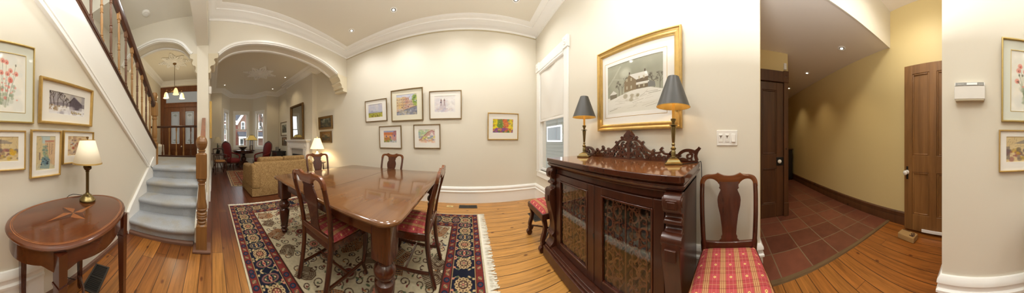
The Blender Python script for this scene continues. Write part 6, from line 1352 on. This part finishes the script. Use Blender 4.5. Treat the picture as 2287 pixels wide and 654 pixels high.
# ---- paintings on the north wall beside the arch, and left of the mirror
wallpic('framed_painting', 'dark landscape in a heavy aged gilt frame, upper of two by the lit lamp', -4.13, -3.49, 1.545, 1.945, 'N', heavy, oldgilt, None, art_dark(), (-4.06, -3.56, 1.615, 1.875), tilt=.05, group='small dark paintings by the lamp')
wallpic('framed_painting', 'small brown animal scene in an aged gilt frame, lower of two by the lit lamp', -4.05, -3.53, 1.14, 1.485, 'N', heavy, oldgilt, None, art_dark((130, 110, 70), (84, 58, 34)), (-3.98, -3.60, 1.21, 1.415), tilt=.05, group='small dark paintings by the lamp')
wallpic('framed_print', 'gilt framed landscape print in the alcove left of the mirror, upper of two', -7.05, -6.33, 1.43, 2.05, 'N', thin(.03, .03), oldgilt, matc, art_dark((150, 150, 130), (90, 88, 66)), (-6.92, -6.46, 1.56, 1.92), tilt=.03, group='pictures in the fireplace alcove')
wallpic('framed_print', 'small tan print in the alcove left of the mirror, lower of two', -6.9, -6.4, .98, 1.36, 'N', thin(.02, .02), oldgilt, None, art_dark((176, 140, 100), (130, 90, 60)), (-6.87, -6.43, 1.01, 1.33), tilt=.02, group='pictures in the fireplace alcove')
wallpic('framed_print', 'gold framed picture seen edge-on on the wall behind the white post', -3.3, -4.1, 1.25, 2.0, 'L', thin(.03, .045), gold, matb, art_dark(), (-3.42, -3.98, 1.37, 1.88), tilt=.0)
# ---- lit lamp on an end table behind the sofa end, alcove cabinet
t = thing('end_table', 'dark end table with the lit lamp between the sofa and the picture wall', 'table', (-3.72, 2.79, 0)); m = MB(); m.lathe([(.01, .58), (.25, .58), (.26, .595), (.25, .61), (.01, .61)], n=24); m.build('tabletop', rosew_y, t)
for k in range(4): a = 2 * PI * k / 4 + .78; m = MB(); m.tube([(.17 * math.cos(a), .17 * math.sin(a), .58), (.2 * math.cos(a), .2 * math.sin(a), 0)], .016, 8); m.build('leg', rosew, t)
t = thing('table_lamp', 'lit white shaded lamp with a floral porcelain base near the sofa', 'lamp', (-3.72, 2.79, .61)); m = MB(); m.lathe([(.06, 0), (.07, .012), (.05, .03), (.075, .09), (.085, .15), (.07, .21), (.03, .25), (.022, .29)], n=24)
tm = NT('floral_porcelain'); co_, _ = tm.xyz(); nz_ = tm.n('ShaderNodeTexNoise', iScale=26., iDetail=2.); tm.l(co_, nz_.inputs[0]); r_ = tm.n('ShaderNodeMapRange', i1=.5, i2=.6); tm.l(nz_.outputs[0], r_.inputs[0]); tm.l(tm.mix(r_.outputs[0], lin((226, 222, 206)), lin((110, 130, 120))), tm.b.inputs['Base Color']); tm.b.inputs['Roughness'].default_value = .15
m.build('base', tm.m, t, label='floral porcelain base'); m = MB(); m.lathe([(.20, .36), (.085, .66)], n=32); m.f = m.f[:-2]; m.build('lamp_shade', shade_w, t, label='lit white shade'); m = MB(); m.lathe([(.006, .29), (.006, .68), (.012, .69), (.003, .71)], n=8); m.build('finial', brass, t)
lamp('lamp_bulb_light', 'POINT', (-3.72, 2.79, 1.12), 20, (1, .80, .50), .04)
t = thing('alcove_cabinet', 'small black cabinet in the alcove left of the fireplace', 'cabinet', (-6.5, 2.80, 0)); m = MB(); m.box(-.28, .28, -.2, .2, .05, .72); m.box(-.3, .3, -.22, .22, .72, .76); m.box(-.26, .26, -.18, .18, 0, .05); m.build('body', plain('black_painted_wood', (40, 36, 34), .45), t, bevel=.005)
m = MB(); m.box(-.26, -.01, -.208, -.198, .08, .70); m.box(.01, .26, -.208, -.198, .08, .70); m.build('door', rosew, t, bevel=.003)
m = MB(); m.box(-.16, -.06, -.06, .06, 0, .17); m.box(-.15, -.07, -.066, -.06, .02, .15); o = m.build('radio', plain('pale_metal', (150, 148, 140), .4), bevel=.006); o.location = (-6.5, 2.78, .76); tag(o, 'small silvery radio standing on the alcove cabinet', 'radio')
m = MB(); m.lathe([(.05, 0), (.06, .02), (.02, .04), (.05, .07), (.055, .09), (.04, .09)], n=16); o = m.build('small_dish', plain('pewter', (70, 72, 70), .3, .7)); o.location = (-6.36, 2.78, .76); tag(o, 'small dark dish standing on the alcove cabinet', 'dish')
# ---- bags on the far side of the landing, behind the balustrade
m = MB(); m.prism([(-.18, 0), (.18, 0), (.15, .30), (-.12, .34)], -.12, .12, 'xz'); m.ball((0, 0, .22), .14, 12, 8, (1.2, .9, 1)); o = m.build('white_bag', plain('white_paper', (226, 226, 222), .8), bevel=.02); o.location = (-4.8, -1.62, .74); tag(o, 'crumpled white bag behind the landing balustrade', 'bag')
m = MB(); m.box(-.6, .1, -.3, .3, 0, .74); o = m.build('hall_chest', doord, bevel=.01); o.location = (-4.75, -1.66, 0); tag(o, 'low dark chest beyond the landing balustrade under the white bag', 'chest')
# ================================================================== OUTSIDE
m = MB(); m.box(-60, -8.8, -40, 40, -1.2, -1.0); struct(m.build('floor_street', plain('grey_pavement', (120, 118, 112), .9), smooth=0))
hs = thing('brick_house', 'red brick gabled house across the street seen through the bay window', 'house', (-24, 4.1, -1))
# local y = world y - 4.1, local z = world z + 1
m = MB(); m.box(-6, -.05, -4.5, 5.5, 0, 5.2); m.prism([(-.3, 0), (4.1, 0), (4.1, 5.2), (1.9, 8.2), (-.3, 5.2)], -6, 0, 'yz'); m.build('brick_wall', brickm, hs, smooth=0)
m = MB(); m.prism([(-6.3, 5.0), (.6, 5.0), (-.6, 5.1)], -6, -5.8, 'yz'); m.add([(-.02, -4.8, 5.1), (-.02, 1.6, 5.1), (-3, 1.6, 8.0), (-3, -4.8, 8.0), (-6, -4.8, 5.1), (-6, 1.6, 5.1)], [(0, 1, 2, 3), (3, 2, 5, 4), (0, 3, 4), (1, 5, 2)]); m.build('roof', plain('grey_slate', (74, 77, 86), .7), hs, smooth=0)
m = MB(); m.prism([(-.7, 4.75), (1.9, 8.7), (4.5, 4.75), (4.2, 4.6), (1.9, 8.1), (-.3, 4.75), (-.42, 4.5), (-.62, 4.5)], 0, .4, 'yz'); m.box(-.1, .15, -4.6, -.5, 4.95, 5.15); m.build('white_trim', white, hs, smooth=0)
m = MB(); m.prism([(0, 3.55), (1.5, 2.95), (1.5, 2.8), (0, 3.2)], -.4, 4.0, 'xz'); m.build('porch_roof', plain('grey_slate', (74, 77, 86), .7), hs, smooth=0); m = MB(); m.box(1.35, 1.45, -.4, 4.0, 2.55, 2.8)
for y in (-.3, .8, 1.9): m.box(1.34, 1.46, y - .07, y + .07, 0, 2.6)
m.build('porch_post', white, hs, smooth=0)
for y, z, w, h in ((.45, 3.85, .42, 1.05), (1.9, 3.85, .5, 1.05), (3.2, 3.85, .42, 1.05), (.25, .9, .45, 1.5), (1.3, .9, .5, 1.5), (-2.4, 3.2, .8, 1.3), (-2.4, .8, .9, 1.4)):
    m = MB(); pts = [(y - w / 2 - .1, z - .1), (y + w / 2 + .1, z - .1)] + [(y + (w / 2 + .1) * math.cos(t * PI / 8), z + h + .2 * math.sin(t * PI / 8)) for t in range(9)]; m.prism(pts, .0, .09, 'yz'); f = m.build('window_frame', white, hs, smooth=0)
    m = MB(); m.box(.08, .11, y - w / 2 + .02, y + w / 2 - .02, z, z + h / 2 - .04); m.box(.08, .11, y - w / 2 + .02, y + w / 2 - .02, z + h / 2 + .04, z + h); m.build('window_pane', plain('dim_glass', (90, 96, 98), .1), f, smooth=0)
def bare_tree(label, x, y, H, seed):
    rnd = random.Random(seed); m = MB()
    def br(p, d, L, r, k):
        q = p + d * L; m.tube([p, (p + q) / 2 + Vector((rnd.uniform(-1, 1), rnd.uniform(-1, 1), 0)) * L * .05, q], [r, r * .85, r * .7], 6)
        if k:
            for _ in range(3): br(p + d * L * rnd.uniform(.6, 1), (d + Vector((rnd.uniform(-.6, .6), rnd.uniform(-.6, .6), rnd.uniform(0, .5)))).normalized(), L * rnd.uniform(.55, .75), r * .6, k - 1)
    br(Vector((0, 0, 0)), Vector((0, 0, 1)), H * .35, H * .012, 5); o = m.build('bare_tree', plain('bark', (84, 74, 66), .9), smooth=60); o.location = (x, y, -1); tag(o, label, 'tree', 'bare street trees'); return o
bare_tree('bare winter tree outside the right bay window', -15.0, 4.9, 9, 3); bare_tree('bare winter tree outside the left bay window', -15.5, 0.0, 9, 5)
